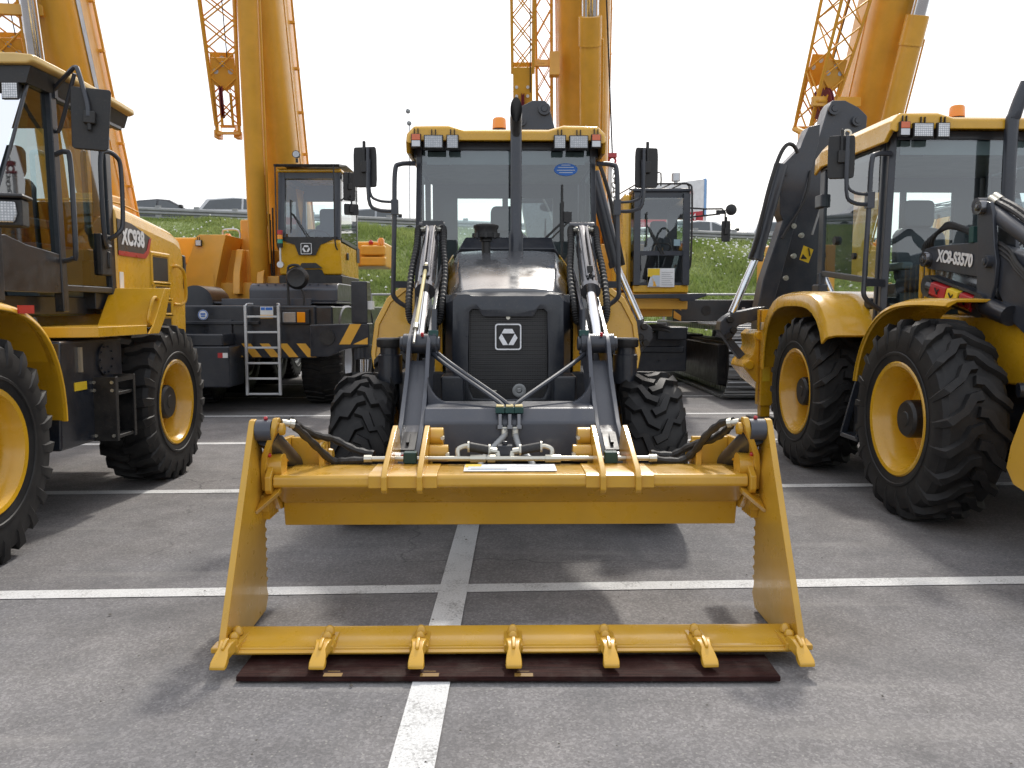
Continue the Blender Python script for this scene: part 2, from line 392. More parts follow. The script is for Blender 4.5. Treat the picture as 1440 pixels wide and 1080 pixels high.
# low railing at the foot of the bank
t = thing('low_railing', 'thin grey pipe railing along the foot of the grass bank', 'railing', (0, 26.2, 0))
m = MB(); m.cyl((-26, 0, 1.96), (26, 0, 1.96), .035, n=8); ob('top_rail', m, GALV, t)
m = MB(); m.cyl((-26, 0, 1.1), (26, 0, 1.1), .03, n=8); ob('middle_rail', m, GALV, t)
m = MB(); m.cyl((0, 0, 0), (0, 0, 1.99), .045, n=8); me = mesh_of(m, GALV, name='post')
for i in range(18):
    ob('post', me, None, t, loc=(-25.5+3.02*i, 0, 0))

# ---------------------------------------------------------------- cars on the upper road
def car(name, label, cat, loc, paintmat, kind, flip=1):
    """side view faces the camera; the nose points to +x when flip is 1"""
    t = thing(name, label, cat, loc, 0 if flip == 1 else PI, 'cars on the road above the bank')
    L, H, Wd = {'sedan': (4.7, 1.45, 1.82), 'suv': (4.6, 1.68, 1.85), 'hatch': (4.3, 1.52, 1.78), 'van': (4.9, 1.95, 1.95)}[kind]
    if kind == 'sedan': low = [(-2.35, .3), (-2.33, .95), (-1.9, 1.0), (1.1, .95), (2.2, .78), (2.35, .55), (2.3, .25)]; top = [(-1.95, .98), (-1.1, 1.38), (-.2, H), (.35, 1.4), (1.25, .93)]
    elif kind == 'suv': low = [(-2.3, .35), (-2.32, 1.05), (-2.2, 1.12), (1.05, 1.05), (2.1, .92), (2.3, .6), (2.25, .3)]; top = [(-2.22, 1.08), (-1.85, 1.6), (-.6, H), (.2, 1.6), (1.15, 1.02)]
    elif kind == 'hatch': low = [(-2.1, .35), (-2.15, 1.0), (-2.0, 1.05), (1.0, .98), (2.0, .82), (2.15, .5), (2.1, .25)]; top = [(-2.05, 1.0), (-1.7, 1.42), (-.7, H), (.1, 1.46), (1.1, .95)]
    else: low = [(-2.4, .35), (-2.42, 1.1), (-2.38, 1.15), (1.5, 1.1), (2.3, .95), (2.45, .6), (2.4, .3)]; top = [(-2.4, 1.1), (-2.3, 1.85), (-1.2, H), (.75, 1.9), (1.6, 1.08)]
    h = Wd/2
    m = MB(); m.prism(low+[(1.9, .22), (-1.9, .22)], 'xz', -h, h); b = ob('body', m, paintmat, t, bev=.09)
    m = MB(); k = h*.78
    m.loft([[(x, -h*.94 if i in (0, len(top)-1) else -k, z) for i, (x, z) in enumerate(top)], [(x, h*.94 if i in (0, len(top)-1) else k, z) for i, (x, z) in enumerate(top)]])
    ob('roof', m, paintmat, t, bev=.06)
    def inner(s):
        x0, x1 = top[0][0], top[-1][0]; cx = (x0+x1)/2
        return [(cx+(x-cx)*.86, z-.07 if 0 < i < len(top)-1 else z+.05) for i, (x, z) in enumerate(top)]
    for s in (-1, 1):
        I = inner(s); y = lambda z: s*(h*.94-(h*.94-k)*min(1, max(0, (z-top[0][1])/(H-top[0][1])))+.012)
        xm = -.15
        left = [p for p in I if p[0] < xm-.05]+[(xm-.05, H-.08), (xm-.05, top[0][1]+.04)]
        right = [(xm+.05, top[0][1]+.04), (xm+.05, H-.085)]+[p for p in I if p[0] > xm+.06]
        for poly in (left, right):
            m = MB(); m.f([m.v((px_, y(pz), pz)) for px_, pz in poly]); ob('window', m, GLASSC if False else DKGL, t, smooth=0)
        for wx in (-L*.3, L*.3):
            m = MB(); m.lathe([(0, .2), (0, .3), (.03, .32), (.2, .32), (.2, .0)], (wx, s*(h+.01), .32), (0, -s, 0), 20); wh = ob('wheel', m, TYRE, t)
            m = MB(); m.lathe([(0, .03), (-.01, .2), (.03, .21)], (wx, s*(h+.012), .32), (0, -s, 0), 12); ob('rim', m, SILV, wh)
        m = MB(); m.box(low[1][0]-.02, low[1][0]+.22, s*h-.25 if s > 0 else s*h-.012, s*h+.012 if s > 0 else s*h+.25, .78, .98); ob('tail_light', m, RED, t, bev=.02)
        m = MB(); m.box(low[4][0]-.3, low[4][0]+.06, s*h-.3 if s > 0 else s*h-.01, s*h+.01 if s > 0 else s*h+.3, low[4][1]-.16, low[4][1]-.03); ob('headlight', m, LENS, t, bev=.03)
        m = MB(); m.box(.92, 1.08, s*h-.02 if s > 0 else s*h-.2, s*h+.2 if s > 0 else s*h+.02, 1.0, 1.13); ob('wing_mirror', m, BLK, t, bev=.03)
    return t
DKGL = paint('dark_car_glass', (.08, .092, .1), .08, .6, .02)
CARBLK = paint('black_car_paint', (.02, .022, .028), .2, .8, .08)
CARSIL = paint('silver_car_paint', (.36, .38, .4), .25, .6, .1, metal=.3)
CARWHT = paint('white_car_paint', (.62, .63, .64), .25, .6, .08)
RZ = lambda x: TOPZ-.0415*x
for nm, lb, ct, x, pm_, kd, fl in (
    ('sedan_car', 'black saloon car behind the guard rail, beyond the wheel loader bonnet', 'car', -16.1, CARBLK, 'sedan', 1),
    ('sport_utility_car', 'white estate car with red tail light, behind the rail left of the crane boom', 'car', -12.2, CARWHT, 'suv', 1),
    ('hatchback_car', 'silver car on the upper road right of the mobile crane cab', 'car', -6.1, CARSIL, 'sedan', 1),
    ('van', 'white van on the upper road beside the billboard post', 'van', 9.3, CARWHT, 'hatch', 1),
    ('hatchback_car', 'silver hatchback with a roof spoiler behind the raised hydraulic ram', 'car', 13.3, CARSIL, 'suv', 1)):
    car(nm, lb, ct, (x, 40.0, RZ(x)-.21), pm_, kd, fl)

# ---------------------------------------------------------------- billboard beyond the road
bx = at(985, 330, 60); t = thing('billboard', 'tall two-sided white billboard with red and blue bands on a grey post beyond the road', 'billboard', (bx.x, 60, 0))
m = MB(); m.box(-1.5, -.55, -.4, .4, 2, 7.2); ob('post', m, GALV, t)
A_, B_ = Vector((-4.3, 4.5, 0)), Vector((.12, -.2, 0))
def panel(a, b, z0, z1, mt, nm, off=0, th=.18, par=None):
    m = MB(); d = (b-a).normalized(); n_ = Vector((d.y, -d.x, 0))
    P = [a+n_*off, b+n_*off, b+n_*(off-th), a+n_*(off-th)]
    m.prism([(p.x, p.y) for p in P], 'xy', z0, z1); return ob(nm, m, mt, par or t, smooth=0)
panel(A_, B_, 8.3, 10.55, WHITE, 'front_panel'); panel(A_, B_, 7.6, 8.36, REDP, 'red_band', .03, .03)
panel(A_, B_, 7.1, 7.55, PALEB, 'lower_band', .0)
panel(Vector((.38, -.1, 0)), Vector((.85, 3.4, 0)), 6.3, 10.5, WHITE, 'side_panel'); panel(Vector((.22, -.2, 0)), Vector((.34, -.1, 0)), 8.0, 10.6, BLUES, 'blue_edge')
ang = math.atan2(-4.7, 4.42)
text('lettering', '7 44 44', WPRINT, t, (-.99, .79, 7.97), (PI/2, 0, ang), .62, .01, 1.05, .012)
text('lettering', 'invest', paint('pale_red_print', (.5, .25, .25), .5, 0, 0), t, (-.78, .66, 9.75), (PI/2, 0, ang), .4, .01, .9)
# distant lamp mast
p = at(574, 155, 70)
t = thing('lamp_mast', 'thin pale mast with two round grey lamps rising behind the cab roof', 'lamp mast', (p.x, 70, 0))
m = MB(); m.cyl((0, 0, 3), (0.1, 0, p.z-.9), .06, n=8); ob('pole', m, WHITE, t)
for dz in (-.1, -1.05):
    m = MB(); m.ball((.0 if dz > -.5 else .08, -.1, p.z+dz), .2, 8); ob('lamp', m, GALV, t)

# grit and leaf crumbs lying on the asphalt
vs, fs = [], []
r = random.Random(21)
for i in range(260):
    y = 2.4+r.random()**1.6*9; x = r.uniform(-.62, .62)*y; s = r.uniform(.0025, .007)*(1.8 if r.random() < .06 else 1); k = len(vs); a = r.uniform(0, 6.3)
    P = [(math.cos(a+q)*s*r.uniform(.6, 1.2), math.sin(a+q)*s*r.uniform(.6, 1.2)) for q in (0, 1.5, 3.1, 4.6)]
    vs += [(x+p, y+q, .0085) for p, q in P]+[(x, y, .0085+s*r.uniform(.3, .8))]; fs += [(k+j, k+(j+1) % 4, k+4) for j in range(4)]
me = bpy.data.meshes.new('grit'); me.from_pydata(vs, [], fs); me.materials.append(paint('grit_stone', (.10, .09, .075), .8, 0, .3))
o = bpy.data.objects.new('grit', me); C.objects.link(o); o['kind'] = 'stuff'; o['label'] = 'small crumbs of grit scattered on the asphalt'
# ================================================================ wheels
def tyre_mesh(Rd, W, rr, nl, style='bar', depth=.035, wl=.034):
    m = MB(); Rb = Rd-depth
    half = [(0, Rb), (.25, Rb-.002), (.4, Rb-.012), (.475, Rb-.04), (.5, Rb-.1), (.505, (Rb+rr)/2+.02), (.49, rr+.06), (.45, rr+.02), (.43, rr-.005)]
    prof = [(-a*W, r) for a, r in half[::-1]]+[(a*W, r) for a, r in half[1:]]
    prof += [(.36*W, rr+.03), (-.36*W, rr+.03), prof[0]]
    m.lathe(prof, (0, 0, 0), (1, 0, 0), 56, cap=False)
    # raised sidewall rings
    for s in (-1, 1):
        m.lathe([(s*.497*W, rr+.075), (s*.512*W, rr+.08), (s*.512*W, rr+.095), (s*.5*W, rr+.1)], (0, 0, 0), (1, 0, 0), 48, cap=False)
    def surf(u):
        a = abs(u); s = 1 if u >= 0 else -1
        if a <= .92: return s*a*.5*W, Rb-.012*(a/.9)**3-.004
        t = (a-.92)/.3
        return s*(.46+.042*min(t*1.6, 1))*W, Rb-.018-t*.15
    def topp(u):
        a = abs(u); s = 1 if u >= 0 else -1
        if a <= .92: x, r = surf(u); return x, Rd-.01*(a/.92)**3
        t = (a-.92)/.3; return s*(.47+.045*min(t*1.5, 1))*W, Rd-.012-t*.16
    def lug(poly, w_, th0, s):
        n = len(poly); rings = []
        pts = [(s*u, th0+th) for u, th in poly]
        for i, (u, th) in enumerate(pts):
            u0, t0 = pts[max(i-1, 0)]; u1, t1 = pts[min(i+1, n-1)]
            du, dt = (u1-u0)*W/2, (t1-t0)*Rd; L = math.hypot(du, dt) or 1
            nu, nt_ = -dt/L/(W/2), du/L/Rd
            hw = w_[i]*.5 if isinstance(w_, (list, tuple)) else w_*.5
            ring = []
            for sg, lvl, k in ((-1, 0, 1.2), (-1, 1, .86), (1, 1, .86), (1, 0, 1.2)):
                uu, tt = u+nu*hw*k*sg, th+nt_*hw*k*sg
                x, r_ = (topp if lvl else surf)(uu)
                ring.append((x, math.sin(tt)*r_, math.cos(tt)*r_))
            rings.append(ring)
        m.loft(rings)
    for k in range(nl):
        for s in (-1, 1):
            th0 = 2*PI*(k+(.5 if s > 0 else 0))/nl
            p = 2*PI/nl
            if style == 'bar':      # industrial traction lug: bent bar running out over the shoulder
                lug([(-.06, -.05*p), (.22, .02*p), (.46, .42*p), (.72, .62*p), (.9, .78*p), (1.02, .84*p), (1.2, .9*p)], [wl*2.0, wl*1.9, wl*1.5, wl*1.45, wl*1.5, wl*1.5, wl*1.25], th0, s)
            elif style == 'chevron':
                lug([(-.1, -.1*p), (.2, .05*p), (.42, .6*p), (.66, .55*p), (.9, 1.0*p), (1.04, 1.15*p), (1.22, 1.2*p)], [wl*2, wl*1.9, wl*1.6, wl*1.6, wl*1.7, wl*1.6, wl*1.3], th0, s)
            elif style == 'block':
                lug([(-.05, 0), (.3, .08*p), (.55, .3*p), (.9, .4*p), (1.03, .42*p), (1.18, .44*p)], [wl*1.6, wl*1.7, wl*1.5, wl*1.7, wl*1.7, wl*1.5], th0, s)
            else:
                lug([(.05, 0), (.45, .25*p), (.92, .3*p), (1.08, .3*p)], wl, th0, s)
    return mesh_of(m, TYRE, 30, 'tyre')
def rim_mesh(W, rr, deep, mt, disc_r=.2):
    """outer face towards +x"""
    m = MB(); a = .44*W
    m.lathe([(a-.01, rr+.005), (a+.012, rr+.03), (a+.02, rr+.02), (a+.012, rr-.005), (a-.02, rr-.02), (a-.05, rr-.035), (a-.07, rr-.04), (a-.09, rr-.055), (a-deep, rr-.07), (a-deep-.005, rr-.1), (a-deep+.015, disc_r+.06), (a-deep+.03, disc_r+.03), (a-deep+.03, .05), (a-deep, .04), (a-deep-.03, .06), (a-deep-.03, rr-.06), (-a, rr-.02), (-a-.01, rr+.02), (-a+.02, rr), (0, rr-.01), (a-.01, rr+.005)], (0, 0, 0), (1, 0, 0), 48, cap=False)
    return mesh_of(m, mt, 32, 'rim')
def hub_mesh(x0, x1, r, mt, bolts=10):
    m = MB(); m.lathe([(x0, r*1.18), (x0+.02, r*1.18), (x0+.025, r), (x1-.02, r*.97), (x1, r*.86), (x1+.001, r*.4), (x1+.008, r*.35), (x1+.008, .005)], (0, 0, 0), (1, 0, 0), 28)
    for k in range(bolts):
        t = 2*PI*k/bolts; m.cyl((x0+.015, math.cos(t)*r*1.09, math.sin(t)*r*1.09), (x0+.045, math.cos(t)*r*1.09, math.sin(t)*r*1.09), .014, n=6)
    return mesh_of(m, mt, 32, 'hub')
def wheel(par, loc, ty, ri, hu, side, spin=0):
    wv = bpy.data.objects.new('wheel', None); C.objects.link(wv); wv.parent = par; wv.location = loc; wv.empty_display_size = .2
    wv.rotation_euler = (spin, 0, 0 if side > 0 else PI)
    ob('tyre', ty, None, wv); ob('rim', ri, None, wv)
    if hu: ob('hub', hu, None, wv)
    return wv
T_SMALL = tyre_mesh(.53, .42, .3, 17, 'chevron', .036, .03); R_SMALL = rim_mesh(.42, .3, .12, YEL, .13); H_SMALL = hub_mesh(.0, .12, .1, NAVY)
T_BIG = tyre_mesh(.72, .46, .385, 21, 'bar', .042, .036); R_BIG = rim_mesh(.46, .385, .25, YEL, .2); H_BIG = hub_mesh(-.08, .15, .14, BLK, 10)
# ================================================================ backhoe loader pieces
def pin(m, p, ax, r, L):
    p = Vector(p); ax = Vector(ax).normalized(); m.lathe([(-L/2-.012, r*.75), (-L/2-.012, r*.8), (-L/2, r), (L/2, r), (L/2+.012, r*.8), (L/2+.012, r*.02)], p, ax, 18)
def lamp(par, name, c, sx, sz, face, par_mat=BLK, brk=True):
    """box lamp facing -y with a glass face"""
    x, y, z = c
    m = MB(); m.box(x-sx/2, x+sx/2, y, y+.05, z-sz/2, z+sz/2)
    if brk: m.box(x-.02, x-.012, y+.01, y+.03, z+sz/2-.003, z+sz/2+.05); m.box(x+.012, x+.02, y+.01, y+.03, z+sz/2-.003, z+sz/2+.05)
    o = ob(name, m, par_mat, par, bev=.008)
    if face is not None:
        m = MB(); m.box(x-sx/2+.008, x+sx/2-.008, y-.006, y-.001, z-sz/2+.008, z+sz/2-.008); ob('lens', m, face, o, bev=.004)
    return o
def seat(par, y, z, mt=SEAT):
    m = MB(); m.box(-.26, .26, y-.5, y, z, z+.14); s = ob('seat', m, mt, par, bev=.05)
    m = MB(); m.loft([[(-.25*k, y-.06+o, z+h), (.25*k, y-.06+o, z+h), (.25*k, y+.08+o, z+h), (-.25*k, y+.08+o, z+h)] for h, k, o in ((.1, .9, 0), (.3, 1, .02), (.55, .95, .06), (.62, .7, .08))]); ob('backrest', m, mt, s, bev=.04)
    m = MB(); m.loft([[(-.15*k, y+.05, z+h), (.15*k, y+.05, z+h), (.15*k, y+.15, z+h), (-.15*k, y+.15, z+h)] for h, k in ((.62, .85), (.68, 1), (.84, 1), (.88, .8))]); ob('headrest', m, mt, s, bev=.03)
    m = MB(); m.box(-.2, .2, y-.42, y-.02, z-.35, z); ob('seat_base', m, INT, s)
    for sx in (-1, 1):
        m = MB(); m.box(sx*.33-.05, sx*.33+.05, y-.42, y+.05, z+.2, z+.27); ob('armrest', m, INT, s, bev=.02)
    return s
def tor(m, c, R0, r, ax, n=26):
    c = Vector(c); ax = Vector(ax).normalized(); u = ax.orthogonal().normalized(); v = ax.cross(u)
    rings = []
    for k in range(n):
        d = u*math.cos(2*PI*k/n)+v*math.sin(2*PI*k/n)
        rings.append([c+d*(R0+r*math.cos(q))+ax*r*math.sin(q) for q in (2*PI*j/8 for j in range(8))])
    m.loft(rings+[rings[0]], cap=False)
def mirror_panel(par, c, w_, h, tilt=0, name='mirror', arm=None):
    m = MB(); n = []
    for z, k in ((-.5, .84), (-.47, .95), (-.3, 1), (.3, 1), (.47, .95), (.5, .84)): n.append([(-w_/2*k, .0, z*h), (-w_/2*k*.8, .07, z*h*.97), (w_/2*k*.8, .07, z*h*.97), (w_/2*k, 0, z*h)])
    m.loft(n)
    m.box(-.03, .03, -.03, .005, -.05, .05); m.cyl((0, -.012, -.05), (0, -.012, .22), .014)
    o = ob(name, m, BLK, par, bev=.012, loc=c, rot=(0, 0, tilt)); return o
def backhoe_cab(root, y0, ext):
    """glazed cab: front glass at y0 (local), roof 1.5 long. ext: extra depth of the front glass below"""
    rings = []
    P = [(-.875, 2.86), (-.865, 3.02), (-.8, 3.085), (-.5, 3.092), (-.37, 3.055), (.37, 3.055), (.5, 3.092), (.8, 3.085), (.865, 3.02), (.875, 2.86), (.84, 2.86), (.82, 2.975), (-.82, 2.975), (-.84, 2.86)]
    for y, sx, dz in ((y0-.17, .97, -.03), (y0-.14, .995, -.006), (y0-.05, 1, 0), (y0+1.3, 1, .02), (y0+1.55, .96, -.02)):
        rings.append([(x*sx, y, (z if z > 2.97 or dz == 0 else max(z, 2.86 if y > y0-.1 else 2.95))+dz) for x, z in P])
    m = MB(); m.loft(rings); roof = ob('cab_roof', m, YEL, root, bev=.015)
    m = MB(); m.ring((-.76, y0+.95, 3.14), (0, 1, 0), .025, .042, .018, 16); ob('lifting_eye', m, ZINC, roof)
    m = MB(); m.box(-.78, .78, y0+.05, y0+1.42, 2.80, 2.968); ob('headliner', m, INT, root, bev=.02)
    m = MB()
    W_ = .8
    for s in (-1, 1):
        fp = [(s*(W_+.015), y0+.02), (s*(W_-.035), y0-.01), (s*(W_-.045), y0+.05), (s*(W_-.0), y0+.1)]
        m.loft([[(x*(1+.03*(2-z)), y, z) for x, y in fp] for z in (.98, 2.0, 2.96)])
        m.loft([[(x*(1+.02*(2-z)), y, z) for x, y in ((s*(W_+.015), y0+.16), (s*(W_+.015), y0+.115), (s*(W_-.02), y0+.115), (s*(W_-.02), y0+.16))] for z in (.98, 2.96)])
        m.bar((s*(W_+.0), y0+1.38, 1.3), (s*(W_-.0), y0+1.36, 2.96), .045, .12, (0, 1, 0))
        m.bar((s*(W_+.005), y0+.12, 2.9), (s*(W_+.005), y0+1.38, 2.9), .05, .09)
        m.bar((s*(W_+.01), y0+.15, 1.74), (s*(W_-.0), y0+1.36, 1.86), .04, .055)
        m.bar((s*(W_+.03), y0+.1, 1.02), (s*(W_+.03), y0+1.0, 1.02), .05, .09)
        # curved rear bottom corner of the door following the fender
        m.tube([(s*(W_+.02), y0+1.36, 1.86), (s*(W_+.02), y0+1.3, 1.62), (s*(W_+.03), y0+1.05, 1.3), (s*(W_+.03), y0+.95, 1.02)], .03, 6, 4)
    m.box(-.74, .74, y0-.005, y0+.06, 2.9, 2.97); m.box(-.76, .76, y0-.0, y0+.07, .98, 1.06)
    # rear wall posts and rails (rear window 1.0 wide)
    m.box(-.76, -.5, y0+1.36, y0+1.42, 1.0, 2.9); m.box(.5, .76, y0+1.36, y0+1.42, 1.0, 2.9); m.box(-.52, .52, y0+1.36, y0+1.42, 1.0, 1.62); m.box(-.52, .52, y0+1.36, y0+1.42, 2.66, 2.9)
    m.box(-.03, .03, y0+1.365, y0+1.4, 1.62, 2.66)
    ob('cab_frame', m, GRY, root, bev=.008)
    m = MB(); m.box(-.76, .76, y0+.1, y0+1.34, .84, 1.0); ob('cab_floor', m, NAVY, root)
    m = MB(); m.quad((-.77, y0+.02, 1.06), (.77, y0+.02, 1.06), (.765, y0+.012, 2.9), (-.765, y0+.012, 2.9)); ob('windscreen', m, GLASS, root, smooth=0)
    m = MB(); m.quad((-.7, y0+.03, 2.78), (.7, y0+.03, 2.78), (.7, y0+.026, 2.89), (-.7, y0+.026, 2.89)); ob('sun_strip', m, INT, root, smooth=0)
    for s in (-1, 1):
        x = s*(W_+.005)
        m = MB(); m.f([m.v(p) for p in ((x, y0+.17, 1.77), (x, y0+1.33, 1.88), (x, y0+1.31, 2.86), (x, y0+.17, 2.86))]); ob('side_window', m, GLASS, root, smooth=0)
        m = MB(); m.f([m.v(p) for p in ((x, y0+.17, 1.08), (x, y0+.9, 1.08), (x, y0+1.04, 1.32), (x, y0+1.28, 1.62), (x, y0+1.33, 1.83), (x, y0+.17, 1.72))]); ob('lower_side_window', m, GLASS, root, smooth=0)
        # door fittings
        m = MB(); m.box(x-.05 if s > 0 else x-.02, x+.02 if s > 0 else x+.05, y0+.2, y0+.34, 1.5, 1.6); ob('door_handle', m, BLK, root, bev=.02)
        for z in (1.62, 2.5):
            m = MB(); m.box(s*(W_+.02)-.035, s*(W_+.02)+.035, y0+1.3, y0+1.47, z, z+.13); ob('window_hinge', m, GRY, root, bev=.015)
        m = MB(); m.cyl((x-s*.01, y0+1.0, 2.15), (x+s*.03, y0+1.0, 2.15), .04); m.cyl((x-s*.01, y0+.6, 1.98), (x+s*.02, y0+.6, 1.98), .03); ob('window_latch', m, BLK, root)
    m = MB(); m.quad((-.52, y0+1.385, 1.62), (.52, y0+1.385, 1.62), (.52, y0+1.385, 2.66), (-.52, y0+1.385, 2.66)); ob('rear_window', m, GLASS, root, smooth=0)
    seat(root, y0+.98, 1.66)
    m = MB(); m.box(-.12, .12, y0+.12, y0+.3, 1.0, 1.62); m.cyl((0, y0+.22, 1.6), (0, y0+.42, 1.86), .04); c_ = ob('steering_column', m, INT, root, bev=.02)
    m = MB(); tor(m, (0, y0+.43, 1.88), .19, .016, (0, .55, .83)); m.bar((-.18, y0+.43, 1.88), (.18, y0+.43, 1.88), .03, .02); ob('steering_wheel', m, BLK, c_)
    m = MB(); m.box(-.72, -.4, y0+.5, y0+1.2, 1.0, 1.55); m.box(.4, .72, y0+.5, y0+1.2, 1.0, 1.55); m.box(-.4, .4, y0+.1, y0+.16, 1.02, 1.9-ext); ob('console', m, INT, root, bev=.03)
    # lamps
    for s in (-1, 1):
        l1 = lamp(root, 'indicator_lamp', (s*.775, y0-.2, 2.945), .085, .115, None)
        m = MB(); m.box(s*.775-.036, s*.775+.036, y0-.208, y0-.2015, 2.948, 2.998); ob('amber_lens', m, ORL, l1, bev=.003)
        m = MB(); m.box(s*.775-.036, s*.775+.036, y0-.208, y0-.2015, 2.893, 2.945); ob('clear_lens', m, LENS, l1, bev=.003)
        lamp(root, 'work_lamp', (s*.625, y0-.2, 2.935), .165, .115, LED); lamp(root, 'work_lamp', (s*.462, y0-.2, 2.935), .105, .12, LED)
        m = MB(); m.box(s*.6-.1, s*.6+.1, y0+.035, y0+.05, 2.77, 2.9); ob('visor_or_lamp_reflection', m, BLK, root, bev=.01)  # black box painted in as the work lamp's reflection in the windscreen
        m = MB(); m.box(s*.43-.06, s*.43+.06, y0+.035, y0+.05, 2.78, 2.9); ob('visor_or_lamp_reflection', m, BLK, root, bev=.01)  # smaller black box, likewise a painted reflection of the inner lamp
    m = MB(); m.lathe([(0, .07), (.05, .075), (.065, .062)], (-.06, y0+.35, 3.09), (0, 0, 1), 20); b_ = ob('beacon_base', m, BLK, root)
    m = MB(); m.lathe([(.065, .06), (.07, .066), (.15, .062), (.165, .05), (.17, .01)], (-.06, y0+.35, 3.09), (0, 0, 1), 20); ob('beacon_lens', m, AMBER, b_)
    # wiper
    m = MB(); m.bar((.16, y0-.03, 1.95), (.56, y0-.035, 2.33), .025, .02); m.bar((.2, y0-.035, 1.93), (.56, y0-.04, 2.28), .014, .014); m.box(.5, .58, y0-.05, y0-.02, 2.27, 2.36); wp = ob('wiper_arm', m, BLK, root)
    m = MB(); m.box(.49, .505, y0-.04, y0-.0, 1.93, 2.6); m.box(.483, .512, y0-.05, y0-.035, 2.1, 2.45); ob('wiper_blade', m, BLK, wp)
    # grab bars with mirror brackets
    for s in (-1, 1):
        m = MB(); m.tube([(s*.80, y0-.02, 2.78), (s*.93, y0-.05, 2.77), (s*.975, y0-.06, 2.7), (s*.985, y0-.06, 2.3), (s*1.0, y0-.06, 1.75), (s*.99, y0-.06, 1.6), (s*.85, y0-.02, 1.5)], .021, 8, 5)
        m.box(s*.98-.03, s*.98+.03, y0-.09, y0-.03, 2.33, 2.46)
        m.bar((s*.82, y0-.02, 1.72), (s*.99, y0-.06, 1.72), .03, .06)
        g_ = ob('grab_bar', m, GRY, root)
        if ext >= 0:
            m = MB(); m.tube([(s*1.0, y0-.07, 2.44), (s*1.12, y0-.1, 2.45), (s*1.19, y0-.11, 2.52), (s*1.19, y0-.11, 2.8)], .012, 6, 4); m.tube([(s*1.0, y0-.07, 2.36), (s*1.13, y0-.1, 2.37), (s*1.2, y0-.115, 2.46), (s*1.2, y0-.115, 2.9)], .016, 6, 4); ob('mirror_arm', m, GRY, g_)
            mirror_panel(root, (s*1.235, y0-.08, 2.74), .215, .345, s*.2)
def stabiliser(root, s, y, f=1):
    m = MB(); m.box(s*1.1-.07, s*1.1+.07, y-.08, y+.1, .45, 1.5); o = ob('stabiliser_leg', m, YEL, root, bev=.01)
    m = MB(); m.box(s*1.1-.05, s*1.1+.05, y-.05, y+.06, .33, .46); m.bar((s*1.1-.09, y-.02, 1.5), (s*1.1-.09, y-.02, .5), .01, .04, (0, 1, 0)); ob('inner_leg', m, YEL, o)
    m = MB(); m.box(s*1.1-.16, s*1.1+.1, y-.17, y+.17, .25, .33); ob('stabiliser_pad', m, BLK, o, bev=.03)
    m = MB(); m.box(s*1.1-.05, s*1.1+.03, y-.086, y-.081, .72, 1.02); ob('warning_sticker', m, YPRINT, o)
    m = MB(); m.box(s*1.1-.03, s*1.1+.03, y-.0865, y-.081, 1.1, 1.24); ob('white_sticker', m, WHITE, o)
    m = MB(); m.box(s*1.1-.09, s*1.1+.02, y-.12, y-.081, 1.28, 1.36); ob('valve_block', m, ZINC, o, bev=.006)
